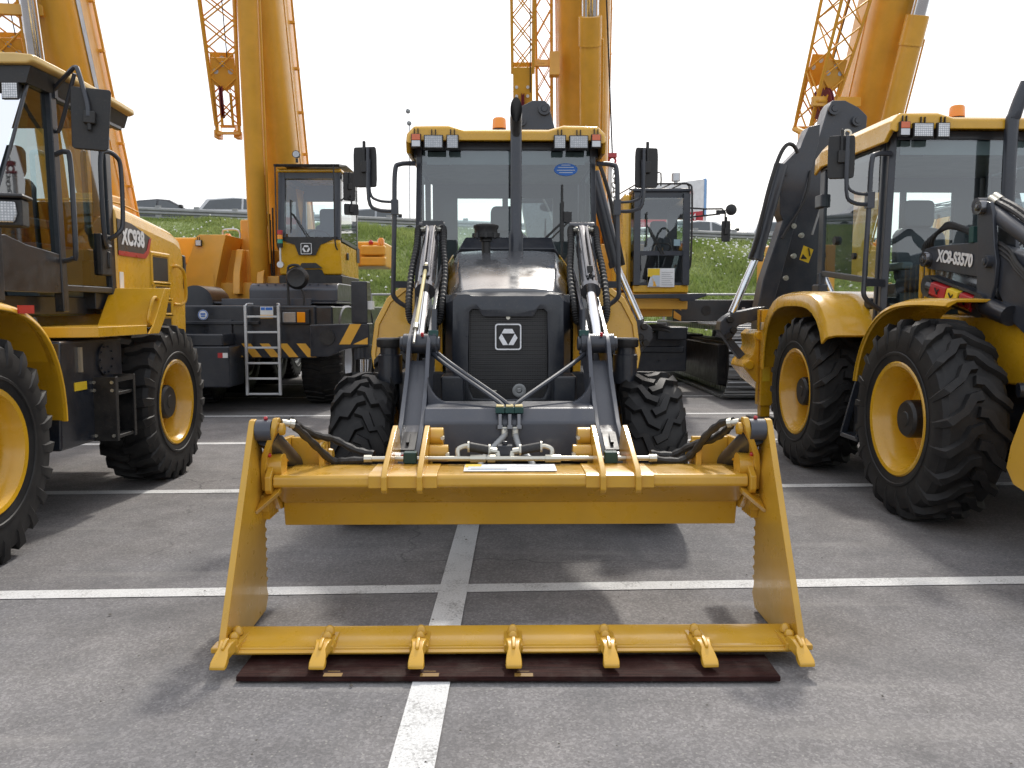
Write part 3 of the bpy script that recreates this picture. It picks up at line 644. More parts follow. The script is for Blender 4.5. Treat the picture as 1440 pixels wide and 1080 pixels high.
def backhoe_arm(root, M, bx=0, bz=0):
    """folded digging arm behind the cab. Points come from the right-hand machine; M maps them (mirrors) into the local frame."""
    def L(px, py, Y): return M(at(px, py, Y)-Vector((3.95, 6.05, 0)))
    def plate(px, Y0, Y1, nm, mt, bev=.012, par=root):
        m = MB(); A = [L(a, b, Y0) for a, b in px]; B = [p+(L(px[0][0], px[0][1], Y1)-L(px[0][0], px[0][1], Y0))*1 for p in A]
        k = Y1-Y0; B = [Vector((p.x, p.y+k, p.z)) for p in A]
        m.loft([A, B]); return ob(nm, m, mt, par, bev=bev)
    M0 = M
    M = lambda p: M0(p)+Vector((bx, 0, bz))
    boom = plate([(1165, 150), (1171, 141), (1189, 141), (1208, 151), (1220, 163), (1218, 190), (1190, 330), (1165, 430), (1150, 520), (1085, 520), (1083, 450), (1091, 403), (1116, 310), (1150, 200)], 9.95, 10.2, 'digging_boom', GRY)
    M = M0
    stick = plate([(1138, 178), (1154, 174), (1152, 200), (1120, 310), (1095, 403), (1084, 440), (1078, 520), (1060, 520), (1066, 430), (1073, 394), (1101, 310), (1097, 300), (1097, 240), (1103, 230), (1126, 207), (1130, 196)], 9.62, 9.84, 'dipper_stick', GRY)
    for px, py, r_, Y in ((1105, 241, .045, 9.6), (1173, 153, .07, 9.93), (1205, 170, .06, 9.93)):
        m = MB(); p = L(px, py, Y)+(Vector((bx, 0, bz)) if Y > 9.8 else Vector()); m.ring((p.x, p.y-.02, p.z), (0, 1, 0), r_*.55, r_, .04, 20); m.cyl((p.x, p.y-.03, p.z), (p.x, p.y+.02, p.z), r_*.5); ob('pivot_pin', m, GRY, boom)
    for px, py in ((1127, 331), (1116, 360), (1105, 391), (1116, 318)):
        m = MB(); p = L(px, py, 9.62); m.cyl((p.x, p.y-.015, p.z), (p.x, p.y+.04, p.z), .03, .022); m.cyl((p.x, p.y-.03, p.z), (p.x, p.y, p.z), .011); ob('grease_bolt', m, ZINC, stick)
    m = MB(); a = [L(x, y, 9.612) for x, y in ((1130, 345), (1144, 351), (1137, 370), (1124, 365))]; m.f([m.v(p) for p in a]); st = ob('warning_sticker', m, YPRINT, stick, smooth=0)
    m = MB(); a = [L(x, y, 9.606) for x, y in ((1129, 357), (1135, 364), (1126, 364))]; m.f([m.v(p) for p in a]); m.bar(L(1137, 349, 9.606), L(1139, 360, 9.606), .012, .012); ob('warning_mark', m, BLK, st, smooth=0)
    # bucket cylinder and hose
    A, B, D_ = L(1098, 232, 9.55), L(1062, 365, 9.5), L(1029, 440, 9.45)
    m = MB(); m.cyl(A, B, .075, n=18); m.cyl(B+(A-B)*.0, B+(A-B)*.06, .085, n=18); cy = ob('bucket_cylinder', m, GRY, root)
    m = MB(); m.cyl(B, D_, .042, n=16); ob('piston_rod', m, CHROME, cy)
    m = MB(); m.tube([L(1122, 215, 9.5), L(1115, 204, 9.48), L(1105, 205, 9.45), L(1094, 225, 9.42), L(1080, 270, 9.4), L(1066, 330, 9.4), L(1056, 362, 9.44)], .022, 8, 5); ob('hose', m, HOSE, cy)
    m = MB(); m.tube([L(1140, 240, 9.6), L(1132, 280, 9.57), L(1108, 320, 9.57), L(1100, 335, 9.57)], .016, 8, 5); ob('hose', m, HOSE, stick)
    m = MB(); m.tube([L(1168, 262, 9.6), L(1155, 290, 9.57), L(1142, 330, 9.57)], .012, 6, 4); ob('grease_line', m, GALV, stick)
    # linkage plates and toothed bucket
    lk = plate([(1014, 452), (1020, 446), (1030, 440), (1072, 431), (1080, 436), (1078, 446), (1038, 458), (1034, 470), (1028, 478), (1018, 474), (1012, 465)], 9.4, 9.6, 'bucket_link', GRY)
    plate([(1016, 472), (1030, 476), (1054, 505), (1046, 512), (1030, 492)], 9.44, 9.56, 'tipping_link', GRY)
    for px, py in ((1026, 449), (1031, 464), (1023, 472), (1074, 436)):
        m = MB(); p = L(px, py, 9.4); pin(m, p, (0, 1, 0), .04, .05); ob('pivot_pin', m, BLK, lk)
    bk = plate([(1060, 470), (1068, 463), (1076, 468), (1085, 480), (1092, 476), (1100, 505), (1094, 555), (1082, 553), (1060, 535), (1050, 522), (1045, 516), (1048, 508), (1058, 498), (1062, 485)], 9.2, 9.7, 'digging_bucket', YEL)
    for px, py in ((1068, 472), (1053, 513)):
        m = MB(); p = L(px, py, 9.2); pin(m, p, (0, 1, 0), .055, .05); ob('bucket_pin', m, YEL, bk)
    for i in range(4):
        m = MB(); p = L(1096-i*3, 552, 9.22+.14*i); m.bar((p.x, p.y, p.z), (p.x+M(Vector((.02, 0, 0))).x-M(Vector((0, 0, 0))).x, p.y-.0, p.z-.14), .06, .04); ob('tooth', m, GALV, bk)
# ================================================================ the backhoe loader in the middle
D = 6.0
cen = thing('backhoe_loader', 'yellow and charcoal backhoe loader facing the viewer, its wide clamshell bucket open on the ground', 'backhoe loader', (-.03, D, 0), R(.8), 'backhoe loaders on show')
def Y_(y): return y-D
def yz(*pts): return [(y-D, z) for y, z in pts]
# ---- bucket: moldboard, then jaw with side plates, edge, teeth
m = MB(); m.prism(yz((4.015, .69), (4.012, .655), (4.02, .642), (4.035, .64), (4.155, .545), (4.2, .53), (4.225, .405), (4.25, .405), (4.33, .55), (4.38, .68), (4.33, .698), (4.03, .703)), 'yz', -1.15, 1.15)
bucket = ob('bucket', m, YELB, cen, bev=.006)
for s in (-1, 1):
    m = MB(); m.prism(yz((3.985, .70), (3.985, .635), (4.0, .615), (4.06, .6), (4.18, .5), (4.42, .48), (4.5, .6), (4.48, .83), (4.3, .84), (4.18, .84)), 'yz', s*1.152, s*1.182); ob('end_plate', m, YELB, bucket, bev=.005)
    m = MB(); m.prism(yz((4.3, .66), (4.46, .66), (4.46, .8), (4.40, .815), (4.375, .76), (4.35, .815), (4.3, .8)), 'yz', s*.96, s*.99); m.box(min(s*.96, s*1.152), max(s*.96, s*1.152), 4.4-D, 4.43-D, .6, .83); ob('cylinder_bracket', m, YELB, bucket, bev=.005)
    m = MB(); m.lathe([(0, .055), (.012, .055), (.014, .035), (.025, .03), (.025, .002)], (s*1.15, 4.23-D, .765), (-s, 0, 0), 20); ob('bolt', m, YELB, bucket); m = MB(); m.lathe([(0, .04), (.02, .035), (.02, .002)], (s*.958, 4.42-D, .73), (-s, 0, 0), 14); ob('bolt', m, YELB, bucket)
    # clamshell jaw side plate with scalloped rear edge
    fr = [(3.44, .055), (3.46, .1), (3.945, .93), (3.975, .975), (4.01, .98), (4.04, .95), (4.06, .88), (4.13, .72), (4.2, .66), (4.2, .48)]
    sc = []
    for k in range(7):
        z = .46-.05*k; sc += [(4.14, z), (4.105, z-.014), (4.105, z-.03)]
    m = MB(); m.prism(yz(*(fr+sc+[(4.13, .08), (4.08, .014), (3.66, .012), (3.6, .045)])), 'yz', s*1.215, s*1.245); jp = ob('jaw_side_plate', m, YELB, bucket, bev=.005)
    m = MB(); m.loft([[(s*x, a-D, z), (s*x, b-D, z), (s*(x+.028), b-D, z), (s*(x+.028), a-D, z)] for z, a, b, x in ((.62, 4.05, 4.14, 1.186), (.72, 4.03, 4.15, 1.186), (.8, 4.0, 4.12, 1.17), (.9, 3.965, 4.07, 1.125), (.935, 3.955, 4.055, 1.112), (.965, 3.962, 4.04, 1.107), (.985, 3.98, 4.02, 1.107))]); jl = ob('jaw_lug', m, YELB, bucket, bev=.006)
    m = MB(); m.loft([[(s*1.215, 3.93-D, .545), (s*1.215, 3.96-D, .525), (s*1.215, 4.17-D, .61), (s*1.215, 4.14-D, .63)], [(s*1.115, 3.985-D, .63), (s*1.115, 4.015-D, .61), (s*1.115, 4.17-D, .65), (s*1.115, 4.14-D, .67)]]); ob('jaw_tie_plate', m, YELB, bucket, bev=.004)
    # comb of gripping teeth under the end
    m = MB()
    for k in range(6): y = 4.05-D+.03*k; m.prism([(y, .54), (y+.026, .53), (y+.02, .475)], 'yz', s*1.18, s*1.214)
    m.box(min(s*1.181, s*1.213), max(s*1.181, s*1.213), 4.04-D, 4.3-D, .52, .6); ob('grip_teeth', m, YELB, bucket)
    for y, z, r_ in ((4.1, .83, .028), (4.13, .72, .04), (4.17, .58, .05), (4.2, .48, .04)): m = MB(); m.lathe([(0, r_), (.03, r_*.95), (.042, r_*.6), (.042, .002)], (s*1.244, y-D, z), (s, 0, 0), 16); ob('boss', m, YELB, bucket)
    m = MB(); m.lathe([(0, .06), (.1, .06)], (s*1.115, 4.1-D, .735), (s, 0, 0), 20); ob('pivot_tube', m, YELB, bucket)
    for p in ((1.165, 4.06, .765), (1.17, 4.03, .946)):
        m = MB(); m.lathe([(0, .009), (.014, .0095), (.018, .005), (.018, .001)], (s*p[0], p[1]-D-.03, p[2]+.03), (0, -.6, .8), 10); ob('grease_cap', m, RED, bucket)
    m = MB(); m.cyl((s*1.139, 4.0-D, .925), (s*1.213, 4.0-D, .925), .052, n=22); cy = ob('clam_cylinder', m, GRYL, bucket)
    m = MB(); m.cyl((s*1.176, 4.02-D, .9), (s*1.13, 4.66-D, .55), .055, n=20); ob('barrel', m, GRY, cy)
    m = MB(); m.lathe([(0, .03), (.02, .03), (.022, .018), (.028, .002)], (s*1.106, 4.01-D, .93), (-s, 0, 0), 14); ob('pin_bolt', m, YELB, jl)
    # hoses
    base = [(s*.72, 4.34-D, .722), (s*.86, 4.35-D, .715), (s*.93, 4.34-D, .72), (s*1.0, 4.22-D, .83), (s*1.05, 4.08-D, .93), (s*1.07, 4.04-D, .955)]
    b2 = [(s*.72, 4.4-D, .74), (s*.82, 4.42-D, .76), (s*.93, 4.4-D, .82), (s*1.0, 4.28-D, .86), (s*1.05, 4.12-D, .93), (s*1.065, 4.06-D, .965)]
    if s > 0:
        base = [(.74, 4.34-D, .722), (.88, 4.35-D, .71), (.95, 4.32-D, .76), (.99, 4.2-D, .87), (1.04, 4.1-D, .945), (1.075, 4.04-D, .96)]
        b2 = [(.74, 4.4-D, .74), (.86, 4.42-D, .73), (.95, 4.36-D, .79), (1.03, 4.25-D, .84), (1.07, 4.14-D, .9), (1.08, 4.07-D, .95)]
    for hh in (base, b2):
        m = MB(); m.tube(hh, .02, 8, 6, rfun=lambda i: .019+.003*math.sin(i*1.9)); ob('clam_hose', m, HOSE, bucket)
    m = MB(); m.cyl((s*1.065, 4.04-D, .952), (s*1.1, 4.02-D, .96), .016, n=10); m.cyl((s*1.05, 4.05-D, .948), (s*1.068, 4.04-D, .952), .022, n=8); ob('hose_fitting', m, ZINC, bucket)
    # coupler ears the boom pins run through
    for x in (.442, .612):
        m = MB(); m.prism(yz((3.982, .70), (3.982, .635), (4.0, .615), (4.05, .63), (4.3, .6), (4.55, .5), (4.62, .62), (4.52, .86), (4.46, .885), (4.40, .87), (4.03, .735)), 'yz', s*x-.014, s*x+.014); ob('coupler_ear', m, YELB, bucket, bev=.005)
    m = MB(); m.lathe([(0, .05), (.07, .05), (.072, .002)], (s*.428, 4.48-D, .82), (-s, 0, 0), 20); m.lathe([(0, .045), (.1, .045), (.102, .002)], (s*.428, 4.4-D, .745), (-s, 0, 0), 20); ob('coupler_boss', m, YELB, bucket, bev=.004)
    for p in ((.36, 4.48, .82), (.33, 4.4, .745)): m = MB(); m.cyl((s*p[0], p[1]-D-.02, p[2]), (s*p[0], p[1]-D-.055, p[2]), .011, n=6); ob('bolt', m, ZINC, bucket)
    m = MB(); m.prism(yz((4.005, .70), (4.005, .642), (4.013, .64), (4.013, .69), (4.035, .704), (4.32, .699), (4.32, .704), (4.03, .710)), 'yz', min(s*.39, s*.66)-.03, max(s*.39, s*.66)+.03); ob('wear_patch', m, YELB, bucket, bev=.003)
# lower jaw plate: flat with a raised edge strip
m = MB(); m.prism(yz((3.43, .066), (3.435, .056), (3.6, .05), (3.64, .06), (3.64, .102), (3.63, .102), (3.535, .09), (3.525, .085), (3.48, .082)), 'yz', -1.214, 1.214); jw = ob('cutting_edge', m, YELB, bucket, bev=.003)
m = MB(); m.box(-1.275, 1.275, 3.45-D, 3.53-D, .055, .08); ob('edge_wing', m, YELB, bucket, bev=.006)
def tooth_mesh():
    m = MB()
    m.loft([[(-w_, y, z0), (w_, y, z0), (w_*.94, y, z1), (-w_*.94, y, z1)] for y, w_, z0, z1 in ((0, .030, .0, .034), (-.05, .034, -.003, .05), (-.075, .028, -.006, .046), (-.11, .024, -.012, .036), (-.132, .031, -.016, .02), (-.165, .035, -.022, .002), (-.182, .032, -.026, -.011))])
    m.loft([[(-w_, y, z), (w_, y, z), (w_, y, z+.012), (-w_, y, z+.012)] for y, w_, z in ((-.05, .008, .049), (-.08, .009, .045), (-.118, .007, .031))])
    for x in (-.001,):
        m.lathe([(0, .022), (.01, .022), (.022, .016), (.028, .006), (.028, .001)], (x, .03, .024), (0, 0, 1), 14); m.lathe([(0, .024), (.01, .024), (.03, .018), (.038, .008), (.038, .001)], (x, .075, .024), (0, 0, 1), 14)
    m.box(-.04, .04, -.05, .11, -.012, .022)
    return mesh_of(m, YELB, 40, 'tooth')
TM = tooth_mesh()
for i in range(7):
    o = ob('tooth', TM, None, bucket, bev=.005, loc=((i-3)*.397, 3.475-D, .076), rot=(0, 0, [-.03, -.02, .0, .0, 0, .04, .02][i]))
# pipes along the bucket top
m = MB(); m.cyl((-.72, 4.33-D, .728), (.72, 4.33-D, .728), .013, n=10); pp = ob('hydraulic_pipe', m, ZINC, bucket)
for x in (-.74, .74, -.15, -.1, .2, -.19, .24):
    m = MB(); m.cyl((x-.02, 4.33-D, .728), (x+.02, 4.33-D, .728), .02, n=8); ob('pipe_nut', m, ZINC, pp)
for x in (-.52, .52):
    m = MB(); m.box(x-.035, x+.035, 4.3-D, 4.36-D, .705, .765); ob('pipe_clamp', m, GREEN, pp, bev=.006)
for s in (-1, 1):
    m = MB(); m.tube([(s*.245-.03, 4.35-D, .735), (s*.245-.03, 4.36-D, .77), (s*.215-.03, 4.37-D, .785), (s*.19-.03, 4.37-D, .785)], .013, 8, 4); ob('pipe_elbow', m, ZINC, pp)
    m = MB(); m.cyl((s*.185-.03, 4.37-D, .783), (s*.085-.03, 4.37-D, .765), .025, n=12); ob('hose_sleeve', m, HOSE, pp)
    for x in (.19, .08): 
        m = MB(); m.cyl((s*x-.03-.005, 4.37-D, .783-(.19-x)*.15), (s*x-.03+.005, 4.37-D, .783-(.19-x)*.15), .03, n=10); ob('hose_clip', m, ZINC, pp)
    m = MB(); m.cyl((s*.075-.03, 4.37-D, .763), (s*.04-.03, 4.37-D, .758), .018, n=8); m.cyl((s*.04-.03, 4.37-D, .758), (s*.035-.03, 4.36-D, .73), .015, n=8); ob('pipe_fitting', m, ZINC, pp)
m = MB(); m.box(-.07, .01, 4.36-D, 4.42-D, .70, .79); m.cyl((-.03, 4.39-D, .79), (-.03, 4.39-D, .81), .016, n=8); ob('valve_block', m, NAVY, bucket, bev=.004)
# information card on the bucket
sl = -.0167
def card(x0, x1, y0, y1, mt, dz, par): 
    m = MB(); zf = lambda y: .7035+sl*(y-4.03)+.002+dz
    m.loft([[(x0, y0-D, zf(y0)), (x1, y0-D, zf(y0)), (x1, y0-D, zf(y0)+.003), (x0, y0-D, zf(y0)+.003)], [(x0, y1-D, zf(y1)), (x1, y1-D, zf(y1)), (x1, y1-D, zf(y1)+.003), (x0, y1-D, zf(y1)+.003)]]); return ob('information_card' if par is bucket else 'card_print', m, mt, par, smooth=0)
cd_ = card(-.235, .225, 4.09, 4.285, WPRINT, .002, bucket)
for a in ((-.232, -.15, 4.19, 4.28, YPRINT, .004), (-.215, -.02, 4.115, 4.2, PALEB, .005), (-.2, -.02, 4.12, 4.145, GREYP, .0065), (0, .2, 4.2, 4.24, paint('pale_grey_print', (.68, .68, .69), .5, 0, 0), .004)): card(*a[:5], a[5], cd_)
m = MB()
for k in range(9): m.prism([(-.2+.02*k, 4.12-D), (-.185+.02*k, 4.12-D), (-.19+.02*k, 4.135+.012*math.sin(k*2.2)-D)], 'xy', .7095, .711)
ob('card_print', m, NAVY, cd_, smooth=0)

# ---- loader arms
for s in (-1, 1):
    arm_o = [(5.50, 1.42), (5.38, 1.36), (5.30, 1.34), (5.22, 1.28), (5.1, 1.1), (4.78, .86), (4.44, .72), (4.38, .63), (4.42, .55), (4.52, .53), (4.9, .64), (5.2, .8), (5.5, 1.12), (6.2, 1.5), (7.0, 1.66), (7.12, 1.78), (7.05, 1.92), (6.9, 1.94), (6.2, 1.72)]
    m = MB()
    for x in (.50, .62): m.prism(yz(*arm_o), 'yz', s*x-.013, s*x+.013)
    arm = ob('loader_arm', m, GRYL, cen, bev=.005)
    web = [(5.28, 1.18), (5.14, 1.07), (4.82, .835), (4.6, .745), (4.5, .715)]
    m = MB()
    for a, b in zip(web, web[1:]): 
        m.loft([[(min(s*.513, s*.607), a[0]-D, a[1]), (max(s*.513, s*.607), a[0]-D, a[1]), (max(s*.513, s*.607), a[0]-D+.02, a[1]-.03), (min(s*.513, s*.607), a[0]-D+.02, a[1]-.03)], [(min(s*.513, s*.607), b[0]-D, b[1]), (max(s*.513, s*.607), b[0]-D, b[1]), (max(s*.513, s*.607), b[0]-D+.02, b[1]-.03), (min(s*.513, s*.607), b[0]-D+.02, b[1]-.03)]])
    ob('arm_web', m, GRYL, arm)
    m = MB(); m.prism(yz((4.74, .79), (4.74, .809), (4.71, .80), (4.6, .752), (4.55, .738), (4.55, .72)), 'yz', s*.56-.038, s*.56+.038); m.bar((s*.565, 4.7-D, .805), (s*.565, 4.6-D, .765), .016, .016); ob('arm_slot_inset', m, BLK, arm)  # raised black inset paints the darkness of the open slot, with its rod
    m = MB(); m.cyl((s*.56-.047, 4.47-D, .635), (s*.56+.047, 4.47-D, .635), .075, n=22); m.cyl((s*.56-.085, 4.47-D, .635), (s*.56+.085, 4.47-D, .635), .05, n=18); ob('arm_foot_pin', m, GRY, arm, bev=.004)
    m = MB(); m.lathe([(0, .012), (.022, .013), (.026, .006), (.026, .001)], (s*.57, 4.46-D, .705), (0, -.6, .8), 10); ob('grease_cap', m, RED, arm)
    m = MB(); m.cyl((s*.56-.105, 5.33-D, 1.285), (s*.56+.105, 5.33-D, 1.285), .062, n=24); m.cyl((s*.56-.125, 5.33-D, 1.285), (s*.56+.125, 5.33-D, 1.285), .045, n=20); kn = ob('knee_pin', m, GRY, arm, bev=.006)
    m = MB(); m.lathe([(0, .01), (.02, .011), (.024, .005), (.024, .001)], (s*.56+.02, 5.28-D, 1.335), (0, -.5, .85), 10); ob('grease_cap', m, RED, kn)
    # crowd cylinder
    A = Vector((s*.565, 5.33-D, 1.285)); B = Vector((s*.58, 6.62-D, 2.12)); d = (B-A).normalized(); K = A+d*.62
    m = MB(); m.lathe([(0, .07), (.05, .072), (.055, .063), ((B-K).length-.06, .063), ((B-K).length-.05, .05), ((B-K).length, .05)], K, d, 26); cy = ob('tilt_cylinder', m, DSTEEL, arm)
    m = MB(); m.cyl(A, K, .036, n=20); ob('piston_rod', m, CHROME, cy)
    m = MB(); m.cyl(B+Vector((-.1, 0, 0)), B+Vector((.1, 0, 0)), .055, n=20); m.box(B.x-.05, B.x+.05, B.y-.03, B.y+.12, B.z-.07, B.z+.05); ob('cylinder_pin', m, GRY, cy, bev=.008)
    up = d.cross(Vector((1, 0, 0))).normalized(); up = -up if up.z < 0 else up; fwd = Vector((0, 0, 1)).cross(Vector((1, 0, 0)))
    n_ = Vector((0, -d.z, d.y))
    m = MB()
    for dx in (-.022, .022): m.tube([K+d*.1+n_*.07+Vector((dx, 0, 0)), K+d*.12+n_*.085+Vector((dx, 0, 0)), B-d*.2+n_*.085+Vector((dx, 0, 0)), B-d*.1+n_*.075+Vector((dx*1.5, 0, 0))], .012, 8, 3)
    ob('cylinder_line', m, DSTEEL, cy)
    m = MB(); m.box(K.x-.02, K.x+.02, 0, .03, 0, .05, Matrix.Translation(K+d*.12+n_*.08-Vector((K.x, 0, 0)))); ob('line_clamp', m, BLK, cy, bev=.005)
    # corrugated hoses looping down both sides of the barrel
    for q in (-1, 1):
        T = B-d*.1+n_*.05+Vector((q*.06, 0, 0))
        pts = [T, T+Vector((q*.035, -.02, .0)), B-d*.25+Vector((q*.1, -.03, -.02)), B-d*.5+Vector((q*.12, -.03, -.08)), K+d*.05+Vector((q*.115, -.02, -.1)), K-d*.06+Vector((q*.1, .02, -.16)), K-d*.02+Vector((q*.05, .1, -.2))]
        m = MB(); m.tube(pts, .026, 10, 16, rfun=lambda i: .027 if i % 2 else .020); ob('corrugated_hose', m, HOSE, cy, smooth=25)
        m = MB(); m.cyl(T-Vector((q*.015, 0, 0)), T+Vector((q*.035, -.02, 0)), .02, n=8); ob('hose_fitting', m, ZINC, cy)
    if s < 0:      # bucket level indicator rod
        a0, b0 = A+n_*.09+Vector((-.02, 0, 0))-d*.02, K+d*.2+n_*.09+Vector((-.0, 0, 0))
        m = MB(); m.cyl(a0+d*.08, b0, .012, n=10); li = ob('level_rod', m, CREAM, arm); m = MB(); m.tube([b0, b0+d*.02], .016, 8); ob('rod_cap', m, ZINC, li); m = MB(); m.cyl(a0+d*.05, a0+d*.1, .02, n=8); m.cyl(a0-d*.1, a0+d*.06, .008, n=8); ob('rod_end', m, ZINC, li)
        m = MB(); m.box(B.x-.07, B.x+.09, B.y-.06, B.y+.14, B.z-.1, B.z+.06); ob('pivot_box', m, NAVY, arm, bev=.006)
    # curved gusset joining the cross beam
    g = [(5.12, .94), (5.12, 1.12)]
    m = MB()
    gx = [(s*.485, 1.1)]+[(s*(.485-.16*(1-math.cos(t))), 1.1-.165*math.sin(t)) for t in (R(15*k) for k in range(1, 7))]+[(s*.485, .93)]
    m.prism([(x, z) for x, z in gx], 'xz', 4.98-D, 5.04-D); ob('gusset', m, GRYL, arm, bev=.004)
    m = MB(); m.tube([(s*.47, 5.35-D, 1.5), (s*.472, 5.33-D, 1.3), (s*.455, 5.3-D, 1.22)], .014, 8, 4)
    if s < 0:
        for dx, dy in ((0, 0), (.035, .01)): m.tube([(s*.475+dx*.3, 5.34-D, 1.5), (s*.47+dx*.3, 5.3-D, 1.28), (s*.45+dx, 5.27-D, 1.2), (s*.02-.04+dx, 4.84-D, .965), (s*.02-.04+dx, 4.8-D, .93)], .014, 8, 5)
    else: m.tube([(s*.475, 5.34-D, 1.5), (s*.47, 5.3-D, 1.28), (s*.45, 5.27-D, 1.2), (.05, 4.84-D, .965), (.045, 4.8-D, .93)], .014, 8, 5)
    ob('boom_pipe', m, GRY, arm)
    m = MB(); m.box(s*.475-.03, s*.475+.03, 5.3-D, 5.35-D, 1.33, 1.37); ob('pipe_clamp', m, GREEN, arm, bev=.004)
m = MB(); m.prism(yz((4.78, .62), (4.74, .65), (4.75, .86), (4.83, .935), (5.06, .95), (5.1, .9), (5.08, .66), (5.04, .62)), 'yz', -.49, .49); bm_ = ob('cross_beam', m, GRYL, cen, bev=.012)
m = MB(); m.box(-.49, .49, 4.72-D, 4.82-D, .585, .617); ob('beam_lip', m, GRYL, bm_, bev=.01)
for x in (-.055, .0, .052):
    m = MB(); m.box(x-.026, x+.026, 4.76-D, 4.84-D, .91, .945); ob('clamp_block', m, GREEN, bm_, bev=.004)
    m = MB(); m.box(x-.022, x+.022, 4.765-D, 4.835-D, .9455, .956); ob('clamp_plate', m, CREAM, bm_, bev=.003)
    m = MB(); m.cyl((x, 4.755-D, .905), (x, 4.735-D, .84), .013, n=10); m.cyl((x, 4.737-D, .845), (x, 4.733-D, .825), .02, n=8); ob('pipe_end', m, DSTEEL, bm_)
for s in (-1, 1):
    m = MB(); m.tube([(s*.03-.0, 4.73-D, .83), (s*.032, 4.72-D, .79), (s*.075-.02, 4.66-D, .73), (s*.13-.02, 4.56-D, .68), (s*.155-.02, 4.48-D, .62)], .017, 10, 10, rfun=lambda i: .0185 if i % 2 else .0165); ob('braided_hose', m, GALV, bm_)
    m = MB(); m.cyl((s*.03, 4.735-D, .835), (s*.031, 4.725-D, .785), .02, n=10); ob('hose_ferrule', m, ZINC, bm_)

# ---- bonnet, nose and grille
def hoodring(y, zt, wt, wm, zm, ws, zb): return [(-ws, y-D, zb), (-wm, y-D, zm), (-wt, y-D, zt-.012), (-wt*.55, y-D, zt), (wt*.55, y-D, zt), (wt, y-D, zt-.012), (wm, y-D, zm), (ws, y-D, zb)]
m = MB(); m.loft([hoodring(7.55, 2.02, .4, .45, 1.88, .46, 1.45), hoodring(6.8, 1.965, .39, .45, 1.83, .46, 1.4), hoodring(6.2, 1.80, .355, .435, 1.69, .45, 1.35), hoodring(5.93, 1.665, .325, .415, 1.555, .44, 1.3), hoodring(5.87, 1.64, .315, .405, 1.53, .435, 1.3)])
hood = ob('bonnet', m, HOOD, cen, bev=.015)
for s in (-1, 1):
    m = MB(); m.prism(yz((5.95, 1.62), (6.3, 1.79), (7.5, 1.98), (7.5, .9), (5.98, .9)), 'yz', s*.462, s*.474); ob('bonnet_edge_plate', m, YEL, cen, bev=.003)
    m = MB(); m.box(min(s*.476, s*.52), max(s*.476, s*.52), 6.0-D, 6.03-D, .85, 1.45); ob('side_frame', m, YEL, cen, bev=.003)
def poly_ring(pts, y): return [(x, y-D, z) for x, z in pts]
def sym(pts): return pts+[(-x, z) for x, z in pts[::-1]]
outer = sym([(0, 1.59), (.24, 1.59), (.27, 1.603), (.34, 1.60), (.372, 1.56), (.378, 1.2), (.375, .94), (.34, .87), (0, .865)])
inner = sym([(0, 1.452), (.168, 1.452), (.195, 1.5), (.24, 1.503), (.262, 1.48), (.27, 1.2), (.268, .97), (.235, .9), (0, .895)])
mid = sym([(0, 1.50), (.18, 1.50), (.212, 1.535), (.27, 1.53), (.3, 1.49), (.306, 1.2), (.303, .955), (.26, .885), (0, .88)])
back = sym([(0, 1.618), (.26, 1.618), (.29, 1.624), (.38, 1.61), (.43, 1.54), (.435, 1.2), (.43, .9), (.4, .86), (0, .86)])
m = MB(); m.loft([poly_ring(back, 5.86), poly_ring(outer, 5.69), poly_ring(mid, 5.672), poly_ring(inner, 5.675), poly_ring(inner, 5.72)], cap=False)
m.box(-.43, .43, 5.862-D, 5.9-D, .87, 1.6)
nose = ob('nose_panel', m, NAVY, cen, bev=.006)
m = MB(); m.box(-.36, .36, 5.83-D, 5.85-D, .87, 1.52); ob('radiator_core', m, BLK, nose)
m = MB()
for k in range(47): x = -.262+.0114*k; m.box(x-.0016, x+.0016, 5.725-D, 5.729-D, .9, 1.5)
for k in range(46): z = .9+.0131*k; m.box(-.265, .265, 5.7215-D, 5.7245-D, z-.0026, z+.0026)
gm = ob('grille_mesh', m, paint('grille_black_steel', (.055, .055, .058), .35, .2, .2), nose, smooth=0)
m = MB()
for k in range(17): z = 1.0+.029*k; m.box(-.255, .255, 5.80-D, 5.826-D, z-.006, z+.006)
ob('radiator_fins', m, paint('radiator_fin', (.06, .062, .066), .4, 0, .2, metal=.5), nose, smooth=0)
m = MB(); m.box(-.262, .262, 5.718-D, 5.7205-D, .902, .965); ob('grille_lower_plate', m, BLK, nose)
m = MB(); m.cyl((0, 5.72-D, 1.445), (0, 5.7-D, 1.445), .014, n=14); ob('lock', m, ZINC, nose)
